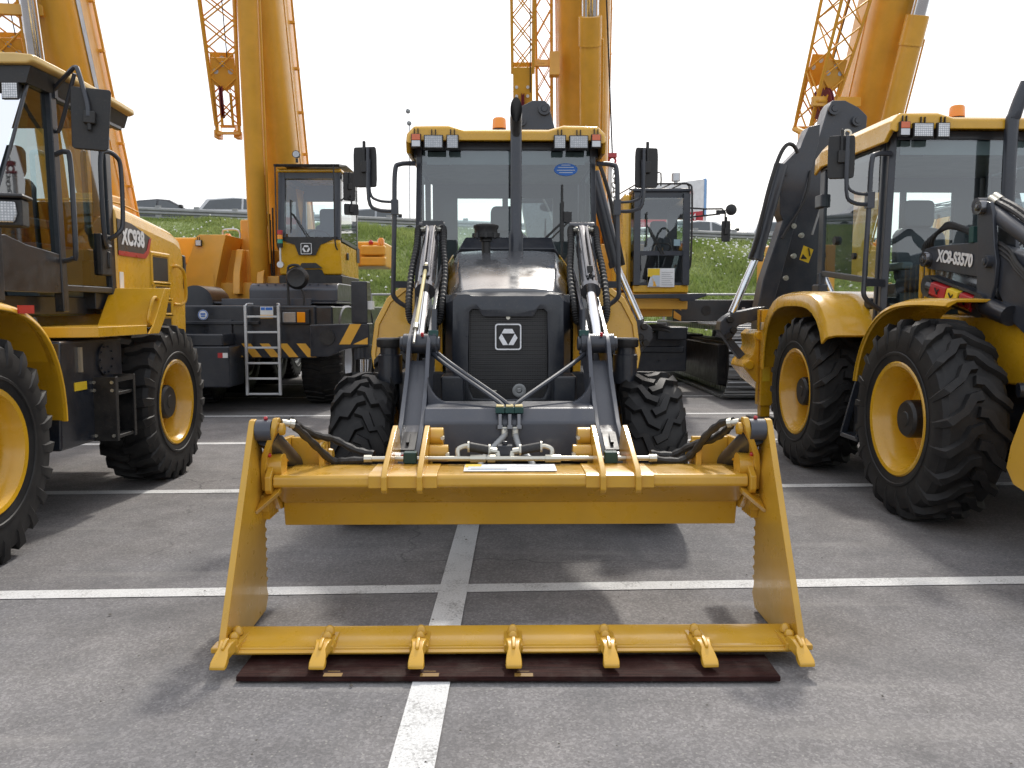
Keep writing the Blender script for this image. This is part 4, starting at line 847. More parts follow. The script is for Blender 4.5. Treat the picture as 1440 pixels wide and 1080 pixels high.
# emblem: three bevelled bars round a triangle on a square badge
EMB = {}
def emblem(par, c, size, depth=.012, bgm=BLK, fgm=CHROME, rx=0, rz=0):
    h = size/2
    e = bpy.data.objects.new('emblem', None); C.objects.link(e); e.parent = par; e.location = c; e.rotation_euler = (rx, 0, rz); e.empty_display_size = .05
    def rsq(h, r, y): return [(sx*(h-r)+r*math.cos(a), y, sz*(h-r)+r*math.sin(a)) for sx, sz, a0 in ((1, 1, 0), (-1, 1, 90), (-1, -1, 180), (1, -1, 270)) for a in (R(a0+15*k) for k in range(7))]
    m = MB(); m.loft([rsq(h*.96, h*.2, 0), rsq(h*.96, h*.2, -depth*.5)]); ob('badge_plate', m, bgm, e)
    m = MB(); m.loft([rsq(h, h*.22, 0), rsq(h, h*.22, -depth), rsq(h*.9, h*.16, -depth), rsq(h*.9, h*.16, 0)], cap=False); ob('badge_frame', m, fgm, e)
    for k in range(3):
        a = R(-120*k); ca, sa = math.cos(a), math.sin(a)
        P = [(-.31, .66), (.31, .66), (.5, .3), (-.5, .3)]
        m = MB(); m.prism([((x*ca-z*sa)*h, (x*sa+z*ca)*h-.04*h) for x, z in [(p[0]*1.02, p[1]*.98) for p in P]], 'xz', -depth*1.3, -depth*.5); ob('badge_bar', m, fgm, e, bev=size*.012)
    return e
emblem(nose, (0, 5.715-D, 1.315), .178, fgm=paint('polished_badge_metal', (.85, .86, .88), .25, .5, .03, metal=.25))
m = MB(); m.cyl((-.16, 5.71-D, .945), (-.08, 5.712-D, .945), .006, n=6); m.box(-.15, -.1, 5.708-D, 5.714-D, .938, .952); ob('tow_shackle', m, ZINC, nose)
m = MB(); m.lathe([(0, .045), (-.012, .047), (-.016, .035), (-.012, .02), (-.02, .012), (-.02, .001)], (.075, 5.715-D, .95), (0, 1, 0), 22); ob('horn', m, GALV, nose)
# exhaust and air pre-cleaner
m = MB(); ex = []
for z, r_, ox in ((1.85, .06, 0), (2.1, .058, 0), (2.14, .046, 0), (2.88, .046, 0), (2.93, .046, -.0)): ex.append([(.075+ox+r_*math.cos(q), 6.9-D+r_*math.sin(q), z) for q in (2*PI*j/20 for j in range(20))])
ex.append([(.075+.047*math.cos(q), 6.9-D-.02+.05*math.sin(q), 3.02+.05*math.sin(q)) for q in (2*PI*j/20 for j in range(20))]); ex.append([(.075+.047*math.cos(q), 6.9-D-.05+.055*math.sin(q), 3.08+.11*math.sin(q)) for q in (2*PI*j/20 for j in range(20))])
m.loft(ex, cap=False); exo = ob('exhaust_stack', m, GRY, cen)
m = MB(); m.loft([[(.075+.0465*math.cos(q), 6.9-D-.049+.0545*math.sin(q), 3.079+.109*math.sin(q)) for q in (2*PI*j/20 for j in range(20))], [(.075+.04*math.cos(q), 6.9-D-.02+.04*math.sin(q), 2.98+.05*math.sin(q)) for q in (2*PI*j/20 for j in range(20))], [(.075+.038*math.cos(q), 6.9-D+.038*math.sin(q), 2.83) for q in (2*PI*j/20 for j in range(20))]], cap=False); ob('exhaust_bore', m, BLK, exo)
m = MB(); m.lathe([(0, .035), (.1, .035), (.105, .05), (.12, .05), (.13, .045)], (-.165, 6.75-D, 1.93), (0, 0, 1), 22); pc = ob('air_intake_stem', m, BLK, cen)
m = MB(); m.lathe([(0, .05), (.005, .098), (.03, .1), (.032, .092), (.07, .092), (.085, .1), (.1, .1), (.11, .07), (.11, .01)], (-.165, 6.75-D, 2.06), (0, 0, 1), 28)
for k in range(8): t_ = 2*PI*k/8; m.box(-.165+.1*math.cos(t_)-.01, -.165+.1*math.cos(t_)+.01, 6.75-D+.1*math.sin(t_)-.01, 6.75-D+.1*math.sin(t_)+.01, 2.06, 2.1)
ob('air_precleaner', m, BLK, pc)
m = MB(); m.ring((-.165, 6.75-D, 2.035), (0, 0, 1), .035, .042, .02, 16); ob('hose_clip', m, ZINC, pc)
m = MB(); m.loft([[(-.47, 7.5-D, 1.95), (-.4, 7.45-D, 2.03), (.42, 7.45-D, 2.03), (.5, 7.5-D, 1.95)], [(-.45, 7.56-D, 1.95), (-.36, 7.56-D, 2.14), (.4, 7.56-D, 2.14), (.48, 7.56-D, 1.95)]]); ob('cowl', m, NAVY, cen, bev=.01)
# ---- chassis
m = MB(); m.box(-.36, .36, 5.75-D, 9.2-D, .52, .95); m.box(-.75, -.36, 6.6-D, 8.6-D, .5, .95); m.box(.36, .75, 6.6-D, 8.6-D, .5, .95)
for s in (-1, 1): m.box(min(s*.29, s*.44), max(s*.29, s*.44), 5.42-D, 5.75-D, .72, 1.07); m.box(min(s*.44, s*.78), max(s*.44, s*.78), 5.95-D, 6.6-D, .68, 1.06)
ob('chassis', m, NAVY, cen, bev=.015)
m = MB(); m.cyl((-.85, 0, .53), (.85, 0, .53), .09); m.lathe([(-.2, .05), (-.12, .16), (.12, .16), (.2, .05)], (0, 0, .53), (1, 0, 0), 20); ob('front_axle', m, NAVY, cen)
for s in (-1, 1):
    m = MB(); m.lathe([(0, .085), (.2, .085), (.205, .07), (.26, .07)], (s*.83, 5.95-D, .98), (0, 0, 1), 24); c_ = ob('filler_neck', m, NAVY, cen)
    m = MB(); m.lathe([(.255, .088), (.265, .095), (.31, .095), (.32, .085), (.32, .01)], (s*.83, 5.95-D, .98), (0, 0, 1), 24); ob('filler_cap', m, BLK, c_)
    wheel(cen, (s*.99, 0, .525), T_SMALL, R_SMALL, H_SMALL, s, .13 if s < 0 else .02)
    wheel(cen, (s*.97, 2.2, .71), T_BIG, R_BIG, H_BIG, s, .2)
    m = MB(); P = [(s*.78, 1.76), (s*.93, 1.74), (s*1.1, 1.6), (s*1.2, 1.38), (s*1.225, 1.1), (s*1.2, .96), (s*1.17, .96), (s*1.18, 1.1), (s*1.155, 1.36), (s*1.06, 1.56), (s*.9, 1.69), (s*.78, 1.71)]
    fy = lambda z: 7.62-D+max(0, z-.96)**1.5*.42; m.loft([[(x, fy(z), z) for x, z in P], [(x, fy(z)+.03, z+.01) for x, z in P], [(x, 8.6-D, z+.03) for x, z in P], [(x, 9.05-D, z-.2) for x, z in P]]); Fp = [(s*.78, 1.72), (s*.92, 1.7), (s*1.07, 1.57), (s*1.165, 1.36), (s*1.19, 1.1), (s*1.17, .97), (s*.78, .97), (s*.78, 1.2), (s*.78, 1.45)]; m.loft([[(x, fy(z)+.012, z) for x, z in Fp], [(x, fy(z)+.035, z) for x, z in Fp]])
    ob('rear_fender', m, YEL, cen, bev=.02)
    stabiliser(cen, s, 9.3-D)
backhoe_cab(cen, 7.6-D, 0)
# blue oval sticker on the screen
m = MB(); m.loft([[(.53+.105*math.cos(q), 7.603-D-.001, 2.735+.055*math.sin(q)) for q in (2*PI*j/24 for j in range(24))], [(.53+.105*math.cos(q), 7.606-D, 2.735+.055*math.sin(q)) for q in (2*PI*j/24 for j in range(24))]]); stc = ob('windscreen_sticker', m, BLUEP, cen)
m = MB()
for k, (w_, z) in enumerate(((.04, 2.77), (.07, 2.75), (.08, 2.725), (.06, 2.705))): m.box(.53-w_, .53+w_, 7.600-D, 7.6015-D, z, z+.007)
ob('sticker_print', m, PALEB, stc, smooth=0)
backhoe_arm(cen, lambda p: Vector((-p.x+.02, p.y+.05, p.z-.08)), .19, .08)
# ================================================================ second backhoe loader, at the right
rt = thing('backhoe_loader', 'yellow backhoe loader with large wheels and lettered raised loader arm, at the right edge', 'backhoe loader', (3.95, 6.05, 0), R(1.4), 'backhoe loaders on show')
RM = Matrix.Rotation(-R(1.4), 3, 'Z'); RO = Vector((3.95, 6.05, 0))
def rl(px, py, Y): return RM @ (at(px, py, Y)-RO)
def rx(px, py, x):
    """point on the machine's plane local x seen at a photo pixel"""
    a, b = RM @ (at(px, py, 1)-RO), RM @ (at(px, py, 2)-RO)
    t = (x-a.x)/(b.x-a.x); return a+(b-a)*t
for s in (-1, 1):
    wheel(rt, (s*.97, 0, .715), T_BIG, R_BIG, H_BIG, s, .1); wheel(rt, (s*.97, 2.05, .715), T_BIG, R_BIG, H_BIG, s, .22)
backhoe_cab(rt, 1.08, .15)
def arc_fender(par, nm, s, xi, xo, cy, cz, r, a0, a1, ex=2.0, th=.03, lip=.07, mt=YEL, n=18, tip=None):
    rings = []
    for k in range(n+1):
        a = R(a0+(a1-a0)*k/n); c, q = math.cos(a), math.sin(a)
        sc = (abs(c)**ex+abs(q)**ex)**(-1/ex)
        def P(x, rr): return (s*x, cy+c*rr*sc, cz+q*rr*sc)
        w_ = xo if tip is None else xi+(xo-xi)*(1-(k/n)**6*tip)
        rings.append([P(xi, r), P(w_-.08, r), P(w_-.02, r-.02), P(w_, r-.05), P(w_, r-lip-.02), P(w_-.02, r-lip-.02), P(w_-.03, r-.06), P(w_-.09, r-th), P(xi, r-th)])
    m = MB(); m.loft(rings); return ob(nm, m, mt, par, bev=.006)
for s in (-1, 1):
    arc_fender(rt, 'front_fender', s, .62, 1.16, .02, .72, .86, 14, 101, 2.2, .022, .03, tip=.4)
    rf = arc_fender(rt, 'rear_fender', s, .7, 1.22, 2.1, .72, .95, 10, 148, 3.2, .03, .12)
    m = MB(); m.prism([(1.14, .98), (1.14, 1.5), (1.3, 1.66), (2.6, 1.66), (2.95, 1.4), (2.95, .98)], 'yz', s*.7, s*.74); ob('inner_arch', m, NAVY, rf)
    m = MB(); m.box(min(s*.66, s*.98), max(s*.66, s*.98), .72, 1.18, .38, .98); m.box(min(s*.9, s*1.12), max(s*.9, s*1.12), .78, 1.12, .42, .46); m.bar((s*.97, .8, .95), (s*1.1, .8, .44), .02, .06); m.bar((s*.97, 1.1, .95), (s*1.1, 1.1, .44), .02, .06); ob('step', m, NAVY, rt, bev=.01)
    m = MB(); m.box(min(s*.6, s*.84), max(s*.6, s*.84), .78, 1.2, .985, 1.16); ob('side_sill', m, YEL, rt, bev=.01)
    stabiliser(rt, s, 3.2)
m = MB(); m.box(-.42, .42, -.9, 3.3, .5, .98); m.box(-.66, .66, .7, 2.9, .45, .98); ob('chassis', m, NAVY, rt, bev=.015)
m = MB(); m.cyl((-.85, 0, .715), (.85, 0, .715), .11); m.lathe([(-.24, .06), (-.14, .2), (.14, .2), (.24, .06)], (0, 0, .715), (1, 0, 0), 20); ob('front_axle', m, NAVY, rt)
m = MB(); m.box(-.52, .52, -1.0, 1.0, .98, 1.46); m.box(-.5, -.3, -.1, .5, 1.46, 1.56); m.box(.3, .5, -.1, .5, 1.46, 1.56); ob('engine_side_panel', m, YEL, rt, bev=.02)
m = MB(); m.box(-.56, .56, -1.15, -.62, .62, 1.05); ob('front_frame', m, YEL, rt, bev=.02)
m = MB(); m.box(-.53, -.522, -.98, -.9, 1.12, 1.32); ob('white_sticker', m, WHITE, rt)
m = MB(); m.loft([[(x*k, y, z) for x, z in ((-.45, 1.5), (-.42, 1.8+d), (-.36, 1.93+d), (.36, 1.93+d), (.42, 1.8+d), (.45, 1.5))] for y, k, d in ((1.0, 1, .08), (0, 1, 0), (-.75, .95, -.18))]); ob('bonnet', m, HOOD, rt, bev=.02)
m = MB(); m.loft([[(x*.95, y, z) for x, z in ((-.43, .95), (-.43, 1.68), (-.3, 1.74), (.3, 1.74), (.43, 1.68), (.43, .95))] for y in (-.76, -.95)]); ob('nose_panel', m, NAVY, rt, bev=.02)
m = MB(); m.tube([(.1, .9, 1.85), (.1, .9, 2.2), (.1, .9, 2.95), (.11, .885, 3.05), (.14, .87, 3.17), (.18, .85, 3.3)], .052, 14, 3); ob('exhaust_stack', m, GRY, rt)
m = MB(); m.lathe([(0, .05), (.08, .05), (.09, .1), (.12, .1), (.13, .08), (.17, .08), (.18, .1), (.2, .1), (.21, .05)], (-.14, .72, 1.9), (0, 0, 1), 24); ob('air_precleaner', m, BLK, rt)
# loader arm on both sides; the near one carries the lettering
armp = [(1297, 358), (1301, 350), (1310, 347), (1340, 343), (1379, 340), (1402, 345), (1422, 352), (1452, 365), (1490, 420), (1500, 520), (1478, 520), (1440, 470), (1425, 455), (1410, 425), (1396, 393), (1376, 390), (1304, 378), (1298, 372)]
rock = [(1374, 300), (1376, 288), (1383, 282), (1392, 284), (1396, 300), (1398, 345), (1401, 368), (1398, 400), (1388, 436), (1380, 440), (1373, 434), (1373, 392), (1374, 340)]
cyl0, cyl1 = rx(1311, 402, -.6), rx(1384, 430, -.6)
for s in (-1, 1):
    F = lambda p: Vector((p.x if s < 0 else -p.x, p.y, p.z))
    m = MB(); m.loft([[F(rx(a, b, -.58)) for a, b in armp], [F(rx(a, b, -.58)+Vector((.1, 0, 0))) for a, b in armp]]); arm = ob('loader_arm', m, GRYL if False else GRY, rt, bev=.008)
    m = MB(); m.loft([[F(rx(a, b, -.615)) for a, b in rock], [F(rx(a, b, -.615)+Vector((.03, 0, 0))) for a, b in rock]]); m.loft([[F(rx(a, b, -.615)+Vector((.15, 0, 0))) for a, b in rock], [F(rx(a, b, -.615)+Vector((.18, 0, 0))) for a, b in rock]]); rk = ob('rocker_plate', m, GRY, arm, bev=.006)
    for px, py, r_, x0 in ((1303, 365, .06, -.6), (1390, 368, .045, -.625), (1381, 429, .04, -.625), (1381, 292, .05, -.625)):
        p = F(rx(px, py, x0)); sg = 1 if s < 0 else -1
        m = MB(); m.lathe([(-.03, r_*.55), (-.03, r_*.95), (-.02, r_), (.02, r_), (.02, r_*.5)], p, (sg, 0, 0), 22); m.lathe([(-.04, .01), (-.038, r_*.5), (0, r_*.5)], p, (sg, 0, 0), 16); ob('pivot_pin', m, GRY if r_ < .05 else DSTEEL, rk)
    a, b = F(cyl0), F(cyl1); d = (b-a).normalized(); un = Vector((0, -d.z, d.y))
    m = MB(); m.cyl(a, b, .062, n=20); m.bar(a+un*.075, b+un*.075, .09, .02); m.bar(a-un*.075, b-un*.075, .09, .02); m.cyl(a-Vector((.05, 0, 0)), a+Vector((.05, 0, 0)), .085, n=20); m.cyl(b-Vector((.05, 0, 0)), b+Vector((.05, 0, 0)), .085, n=20)
    m.cyl(b+d*.05, b+d*.32, .07, n=18); cy = ob('lift_cylinder', m, NAVY, arm)
    for f0, f1, mt in ((.14, .47, RED), (.49, .72, YPRINT), (.76, .99, RED)):
        m = MB(); sx = -1 if s < 0 else 1; p0, p1 = a+(b-a)*f0*.93, a+(b-a)*f1*.93
        m.loft([[p+Vector((sx*.02, 0, 0))-un*.058, p+Vector((sx*.068, 0, 0))-un*.045, p+Vector((sx*.075, 0, 0))+un*.04, p+Vector((sx*.05, 0, 0))+un*.064] for p in (p0, p1)]); q = ob('warning_panel', m, mt, cy, bev=.004)
        m = MB(); pm_ = (p0+p1)/2+Vector((sx*.0765, 0, 0)); m.bar(pm_-d*.03-un*.02, pm_+d*.02+un*.02, .004, .014); m.bar(pm_+d*.03-un*.02, pm_-d*.0+un*.02, .004, .01); ob('panel_print', m, BLK, q)
    # crowd cylinder and hoses running forward out of the picture
    A, B = F(rx(1388, 290, -.54)), F(rx(1500, 372, -.54)); d = (B-A).normalized()
    m = MB(); m.cyl(A+d*.1, B, .06, n=20); m.cyl(A+d*.0, A+d*.14, .04, n=14); m.cyl(A-Vector((.08, 0, 0)), A+Vector((.08, 0, 0)), .06, n=18); cc = ob('tilt_cylinder', m, GRY, arm)
    for k in range(2):
        o_ = Vector((.03*k, 0, .075+.02*k)); m = MB(); m.tube([A+d*.12+o_, A+d*.4+o_+Vector((0, 0, .02)), A+d*.8+o_], .02, 8, 14, rfun=lambda i: .022 if i % 2 else .018); ob('corrugated_hose', m, HOSE, cc, smooth=25)
        m = MB(); m.cyl(A+d*.05+o_, A+d*.14+o_, .025, n=10); ob('hose_fitting', m, ZINC, cc)
    for k in range(3):
        m = MB(); m.tube([F(rx(1399, 338+6*k, -.57)), F(rx(1420, 352+7*k, -.58)), F(rx(1432, 372+5*k, -.6)), F(rx(1460, 400+5*k, -.6))], .014, 8, 8); ob('hose', m, HOSE, arm)
    for k in range(5):
        m = MB(); m.tube([F(rx(1300+k*3, 362, -.47+.02*k)), F(rx(1300+3*k, 345-2*k, -.47)), F(rx(1318+k*2, 328-2*k, -.45)), F(rx(1335, 320-k*1.5, -.45)), F(rx(1355, 324-k, -.45)), F(rx(1374, 334-k*2, -.5))], .016, 8, 5); ob('hose', m, HOSE, arm)
m = MB(); p = rx(1371, 330, -.56); m.box(p.x-.03, p.x+.05, p.y-.03, p.y+.03, p.z-.06, p.z+.06); ob('pipe_clamp', m, GREEN, rt, bev=.005)
for k in range(3):
    m = MB(); a = rx(1296+8*k, 380, -.5); m.cyl((a.x, a.y, 1.3), (a.x, a.y, a.z+.05), .018, n=8); ob('riser_pipe', m, YEL, rt)
t0, t1 = rx(1318, 360, -.584), rx(1369, 368, -.584)
dirv = (t1-t0).normalized(); ax_ = Vector((-1, 0, 0)); upv = ax_.cross(dirv)
tx = text('model_lettering', 'XC8-S3570', WPRINT, rt, (t0+t1)/2+Vector((-.003, 0, -.0)), Matrix((dirv, upv, ax_)).transposed().to_euler(), .125, .0015, 1, .005)
tx.scale.x = (t1-t0).length/max(v_.co.x-w_.co.x for v_ in tx.data.vertices for w_ in [min(tx.data.vertices, key=lambda q: q.co.x)])*.98
# steering cylinder, bucket
m = MB(); m.cyl((-.7, -.62, .98), (-.2, -.75, 1.0), .05); sc_ = ob('hydraulic_ram', m, NAVY, rt)
m = MB(); m.cyl((-.6, -.6, 1.3), (-.55, -1.0, 1.28), .045); m.cyl((-.6, -.95, 1.28), (-.6, -1.3, 1.27), .022); ob('ram_barrel', m, GRY, sc_)
bp = [(4.48, 1.06), (4.57, .9), (4.64, .75), (4.67, .62), (4.6, .54), (4.0, .42), (3.72, .4), (3.72, .43), (4.0, .5), (4.2, 1.1)]
bkt = MB(); bkt.loft([[(-1.23+RO.x*0, y-6.05, z) for y, z in bp], [(-1.2, y-6.05, z) for y, z in bp]]); bb = ob('front_bucket', bkt, YELB, rt, bev=.006)
m = MB(); bo = [(4.2, 1.1), (4.48, 1.06), (4.57, .9), (4.64, .75), (4.66, .62), (4.6, .55), (4.0, .43), (3.7, .4)]; bi = [(y-.03, z+.02) for y, z in bo[::-1]]
m.prism([(y-6.05, z) for y, z in bo+bi], 'yz', -1.2, 1.2); ob('bucket_shell', m, YELB, bb)
for i in range(7):
    m = MB(); m.loft([[(-1.18+.393*i+dx*w_, y-6.05, z+dz) for dx, dz in ((-1, 0), (1, 0), (1, h), (-1, h))] for y, w_, z, h in ((3.8, .035, .39, .05), (3.66, .035, .38, .03), (3.54, .03, .375, .012))]); ob('tooth', m, YELB, bb)
backhoe_arm(rt, lambda p: RM @ p)
# ================================================================ wheel loader at the left
LO = Vector((-4.13, 6.1, 0))
wl = thing('wheel_loader', 'yellow wheel loader with dark cab and lettered engine cover, at the left edge', 'wheel loader', LO, 0)
def ll(px, py, Y): return at(px, py, Y)-LO
def lx(px, py, X):
    a, b = at(px, py, 1), at(px, py, 2); t = (X-a.x)/(b.x-a.x); return a+(b-a)*t-LO
T_LD = tyre_mesh(.69, .46, .35, 24, 'block', .036, .044); R_LD = rim_mesh(.46, .35, .2, YEL, .2); H_LD = hub_mesh(-.06, .15, .155, BLK, 12)
for y in (-1.33, 1.37):
    for s in (-1, 1): wheel(wl, (s*.93, y, .68), T_LD, R_LD, H_LD, s, .1*y)
def S(pts, s): return [(x*s, y, z) for x, y, z in pts]
# frames
m = MB(); m.box(-.45, .45, -1.9, -.2, .5, 1.1); m.box(-.3, .3, -.3, .6, .55, .95); m.box(-.55, .55, .1, 2.2, .6, 1.3); ob('frame', m, NAVY, wl, bev=.015)
m = MB(); m.cyl((-.8, -1.33, .68), (.8, -1.33, .68), .13); m.cyl((-.8, 1.37, .68), (.8, 1.37, .68), .13); ob('axle', m, NAVY, wl)
for s in (-1, 1):
    m = MB(); m.prism([(-.35, .52), (-.3, 1.28), (.62, 1.28), (.62, .52)], 'yz', s*.62, s*1.02); tk = ob('side_tank', m, NAVY, wl, bev=.02)
    m = MB(); m.cyl((s*1.0, .32, 1.12), (s*1.035, .32, 1.12), .12, n=24)
    for k in range(10): a = 2*PI*k/10; m.cyl((s*1.03, .32+.1*math.cos(a), 1.12+.1*math.sin(a)), (s*1.045, .32+.1*math.cos(a), 1.12+.1*math.sin(a)), .009, n=6)
    ob('tank_cover', m, NAVY, tk)
    m = MB(); m.box(s*1.03-.012, s*1.03+.012, -.07, -.045, 1.05, 1.23); ob('level_gauge', m, ZINC, tk)
    m = MB(); m.box(s*1.023-.003, s*1.023+.003, -.14, .03, .92, .98); ob('warning_sticker', m, YPRINT, tk)
    # step
    m = MB(); a0, a1 = min(s*.98, s*1.18), max(s*.98, s*1.18)
    m.box(a0, a1, .13, .145, .52, 1.0); m.box(s*1.18-.008, s*1.18+.008, .13, .17, .52, 1.0); m.box(s*1.18-.008, s*1.18+.008, .42, .46, .52, 1.0); m.box(a0, a1, .145, .46, .535, .56); m.box(a0, a1, .145, .46, .86, .885); m.box(a0, a1, .455, .465, .52, 1.0); m.box(s*1.18-.008, s*1.18+.008, .17, .42, .96, 1.0)
    st = ob('step', m, BLK, wl, bev=.004)
    for x in (.03, .17):
        for z in (.56, .9, .96): m = MB(); m.cyl((s*1.0+s*x*.95, .131, z), (s*1.0+s*x*.95, .12, z), .013, n=6); ob('step_bolt', m, ZINC, st)
    # platform and wedge fender ahead of the rear wheel
    m = MB(); m.prism([(s*.6, -.2), (s*.95, -.2), (s*1.17, -.05), (s*1.17, .75), (s*.6, .75)], 'xy', 1.3, 1.375); ob('platform', m, YEL, wl, bev=.006)
    m = MB(); m.loft([[(s*.72, .84, 1.37), (s*1.18, .84, 1.37), (s*1.18, .88, 1.35), (s*.72, .88, 1.35)], [(s*.72, 1.1, 1.68), (s*1.18, 1.1, 1.68), (s*1.18, 1.13, 1.65), (s*.72, 1.13, 1.65)], [(s*.72, 1.22, 1.68), (s*1.18, 1.22, 1.68), (s*1.18, 1.22, 1.65), (s*.72, 1.22, 1.65)]])
    m.prism([(.74, 1.3), (.84, 1.37), (1.1, 1.68), (1.22, 1.68), (1.1, 1.45), (.95, 1.3)], 'yz', s*1.17, s*1.185); rf = ob('rear_fender', m, YEL, wl, bev=.006)
    m = MB(); m.tube([(s*1.15, .86, 1.38), (s*1.15, .82, 1.42), (s*1.15, .9, 1.56), (s*1.15, .97, 1.6), (s*1.15, 1.03, 1.58)], .014, 8, 4); ob('grab_handle', m, YEL, rf)
    # front fender
    ff = arc_fender(wl, 'front_fender', s, .62, 1.16, -1.33, .68, .88, 5, 100, 2.6, .02, .04)
    m = MB(); m.box(s*1.165-.006, s*1.165+.006, -1.02, -.86, 1.475, 1.525); p = (s*1.13, -.98, 1.5); ob('red_reflector', m, RED, ff)
    # engine cover
HP = [(1.12, 2.41), (1.3, 2.40), (1.7, 2.36), (2.35, 2.29), (2.5, 2.24), (2.58, 2.1), (2.6, 1.85), (2.58, 1.2), (1.12, 1.2)]
m = MB(); m.loft([[(x, y, z-dz if z > 1.3 else z) for y, z in HP] for x, dz in ((-.78, .14), (-.76, .05), (-.68, .0), (.68, 0), (.76, .05), (.78, .14))]); hd = ob('engine_cover', m, YEL, wl, bev=.025, smooth=12)
for s in (-1, 1):
    X = LO.x+s*.785
    m = MB(); P = [(1.13, 1.97), (1.13, 2.27), (1.4, 2.25), (1.78, 2.16), (1.71, 2.01), (1.65, 1.97)]; m.prism(P, 'yz', s*.781, s*.786); dc = ob('decal_panel', m, NAVY, hd, smooth=0)
    m = MB(); m.prism([(1.13, 1.96), (1.66, 1.96), (1.73, 2.01), (1.795, 2.155), (1.75, 2.145), (1.685, 2.035), (1.63, 2.0), (1.13, 2.0)], 'yz', s*.786, s*.79); ob('red_stripe', m, RED, dc, smooth=0)
    text('model_lettering', 'XC938', WPRINT, wl, (s*.789, 1.42, 2.12), (PI/2, 0, s*PI/2), .19, .0015, .8, .008)
    for y0, y1, z0, z1 in ((1.82, 2.16, 1.77, 1.99), (1.86, 2.18, 1.62, 1.71), (1.9, 2.2, 1.47, 1.56), (1.92, 2.2, 1.28, 1.41)):
        m = MB(); m.loft([[(s*x, y, z) for y, z in ((y0-e, z0-e), (y1+e, z0-e), (y1+e, z1+e), (y0-e, z1+e))] for x, e in ((.782, .05), (.79, .04), (.79, .012), (.775, .0))], cap=False); lf = ob('louvre_frame', m, YEL, hd, bev=.004)
        m = MB(); m.box(s*.776-.004, s*.776+.008, y0, y1, z0, z1); ob('louvre_mesh', m, BLK, lf)
    m = MB(); m.tube([(s*.78, 2.3, 1.92), (s*.83, 2.32, 1.92), (s*.85, 2.4, 1.85), (s*.85, 2.42, 1.62), (s*.83, 2.36, 1.55), (s*.78, 2.3, 1.55)], .016, 8, 4); ob('grab_handle', m, YEL, hd)
    m = MB(); m.box(s*.784-.003, s*.784+.003, 1.14, 1.21, 1.68, 1.82); ob('white_sticker', m, WHITE, hd)
    m = MB(); m.box(min(s*.5, s*.79), max(s*.5, s*.79), 2.54, 2.62, 1.7, 2.05); ob('tail_lamp', m, BLK, hd, bev=.02)
    # cab
RW = .78
before = set(bpy.data.objects)
m = MB()
ro = [(-.84, 3.215), (-.835, 3.262), (-.7, 3.275), (.7, 3.275), (.835, 3.262), (.84, 3.215), (.8, 3.2), (-.8, 3.2)]
m.loft([[(x*k, y, z+dz) for x, z in ro] for y, k, dz in ((-.24, .97, .02), (-.2, .99, .02), (.3, 1, .02), (.95, 1, .01), (1.32, .99, -.0))]); rf = ob('cab_roof', m, paint('pale_yellow_roof', (.7, .47, .15), .35, .3, .1), wl, bev=.015)
m = MB(); m.loft([[(x*k, y, z) for x, z in ((-.76, 3.1), (.76, 3.1), (.8, 3.215), (-.8, 3.215))] for y, k in ((-.2, .98), (.3, 1), (1.3, .98))]); ob('roof_lining', m, BLK, wl)
m = MB()
for s in (-1, 1):
    m.bar((s*.73, .17, 1.48), (s*.72, .13, 3.12), .07, .08, (0, 1, 0)); m.bar((s*.735, .97, 1.45), (s*.72, .95, 3.12), .06, .09, (0, 1, 0)); m.bar((s*.73, .15, 3.08), (s*.72, 1.25, 3.08), .05, .07)
    m.bar((s*.72, -.12, 3.12), (s*.7, -.55, 2.2), .02, .025); m.bar((s*.74, .17, 1.66), (s*.74, .97, 1.66), .04, .05); m.bar((s*.66, .95, 1.9), (s*.66, .95, 3.1), .08, .06, (0, 1, 0))
    m.prism([(-.72, 1.62), (-.72, 1.98), (-.55, 2.0), (-.3, 1.95), (.14, 1.91), (.2, 1.91), (.2, 1.62)], 'yz', s*.70, s*.755)
m.box(-.72, .72, -.72, -.66, 1.5, 1.98); m.box(-.7, .7, -.14, -.08, 3.08, 3.13); m.box(-.7, .7, .75, .92, 1.5, 1.9); m.box(-.62, .62, -.72, 1.0, 1.46, 1.6)
m.box(-.74, -.62, .92, .98, 1.5, 3.1); m.box(-.74, .74, .92, .98, 1.5, 2.0)
ob('cab_frame', m, NAVY, wl, bev=.008)
m = MB(); m.quad((-.68, -.70, 1.99), (.68, -.70, 1.99), (.7, -.13, 3.09), (-.7, -.13, 3.09)); ob('windscreen', m, GLASSL, wl, smooth=0)
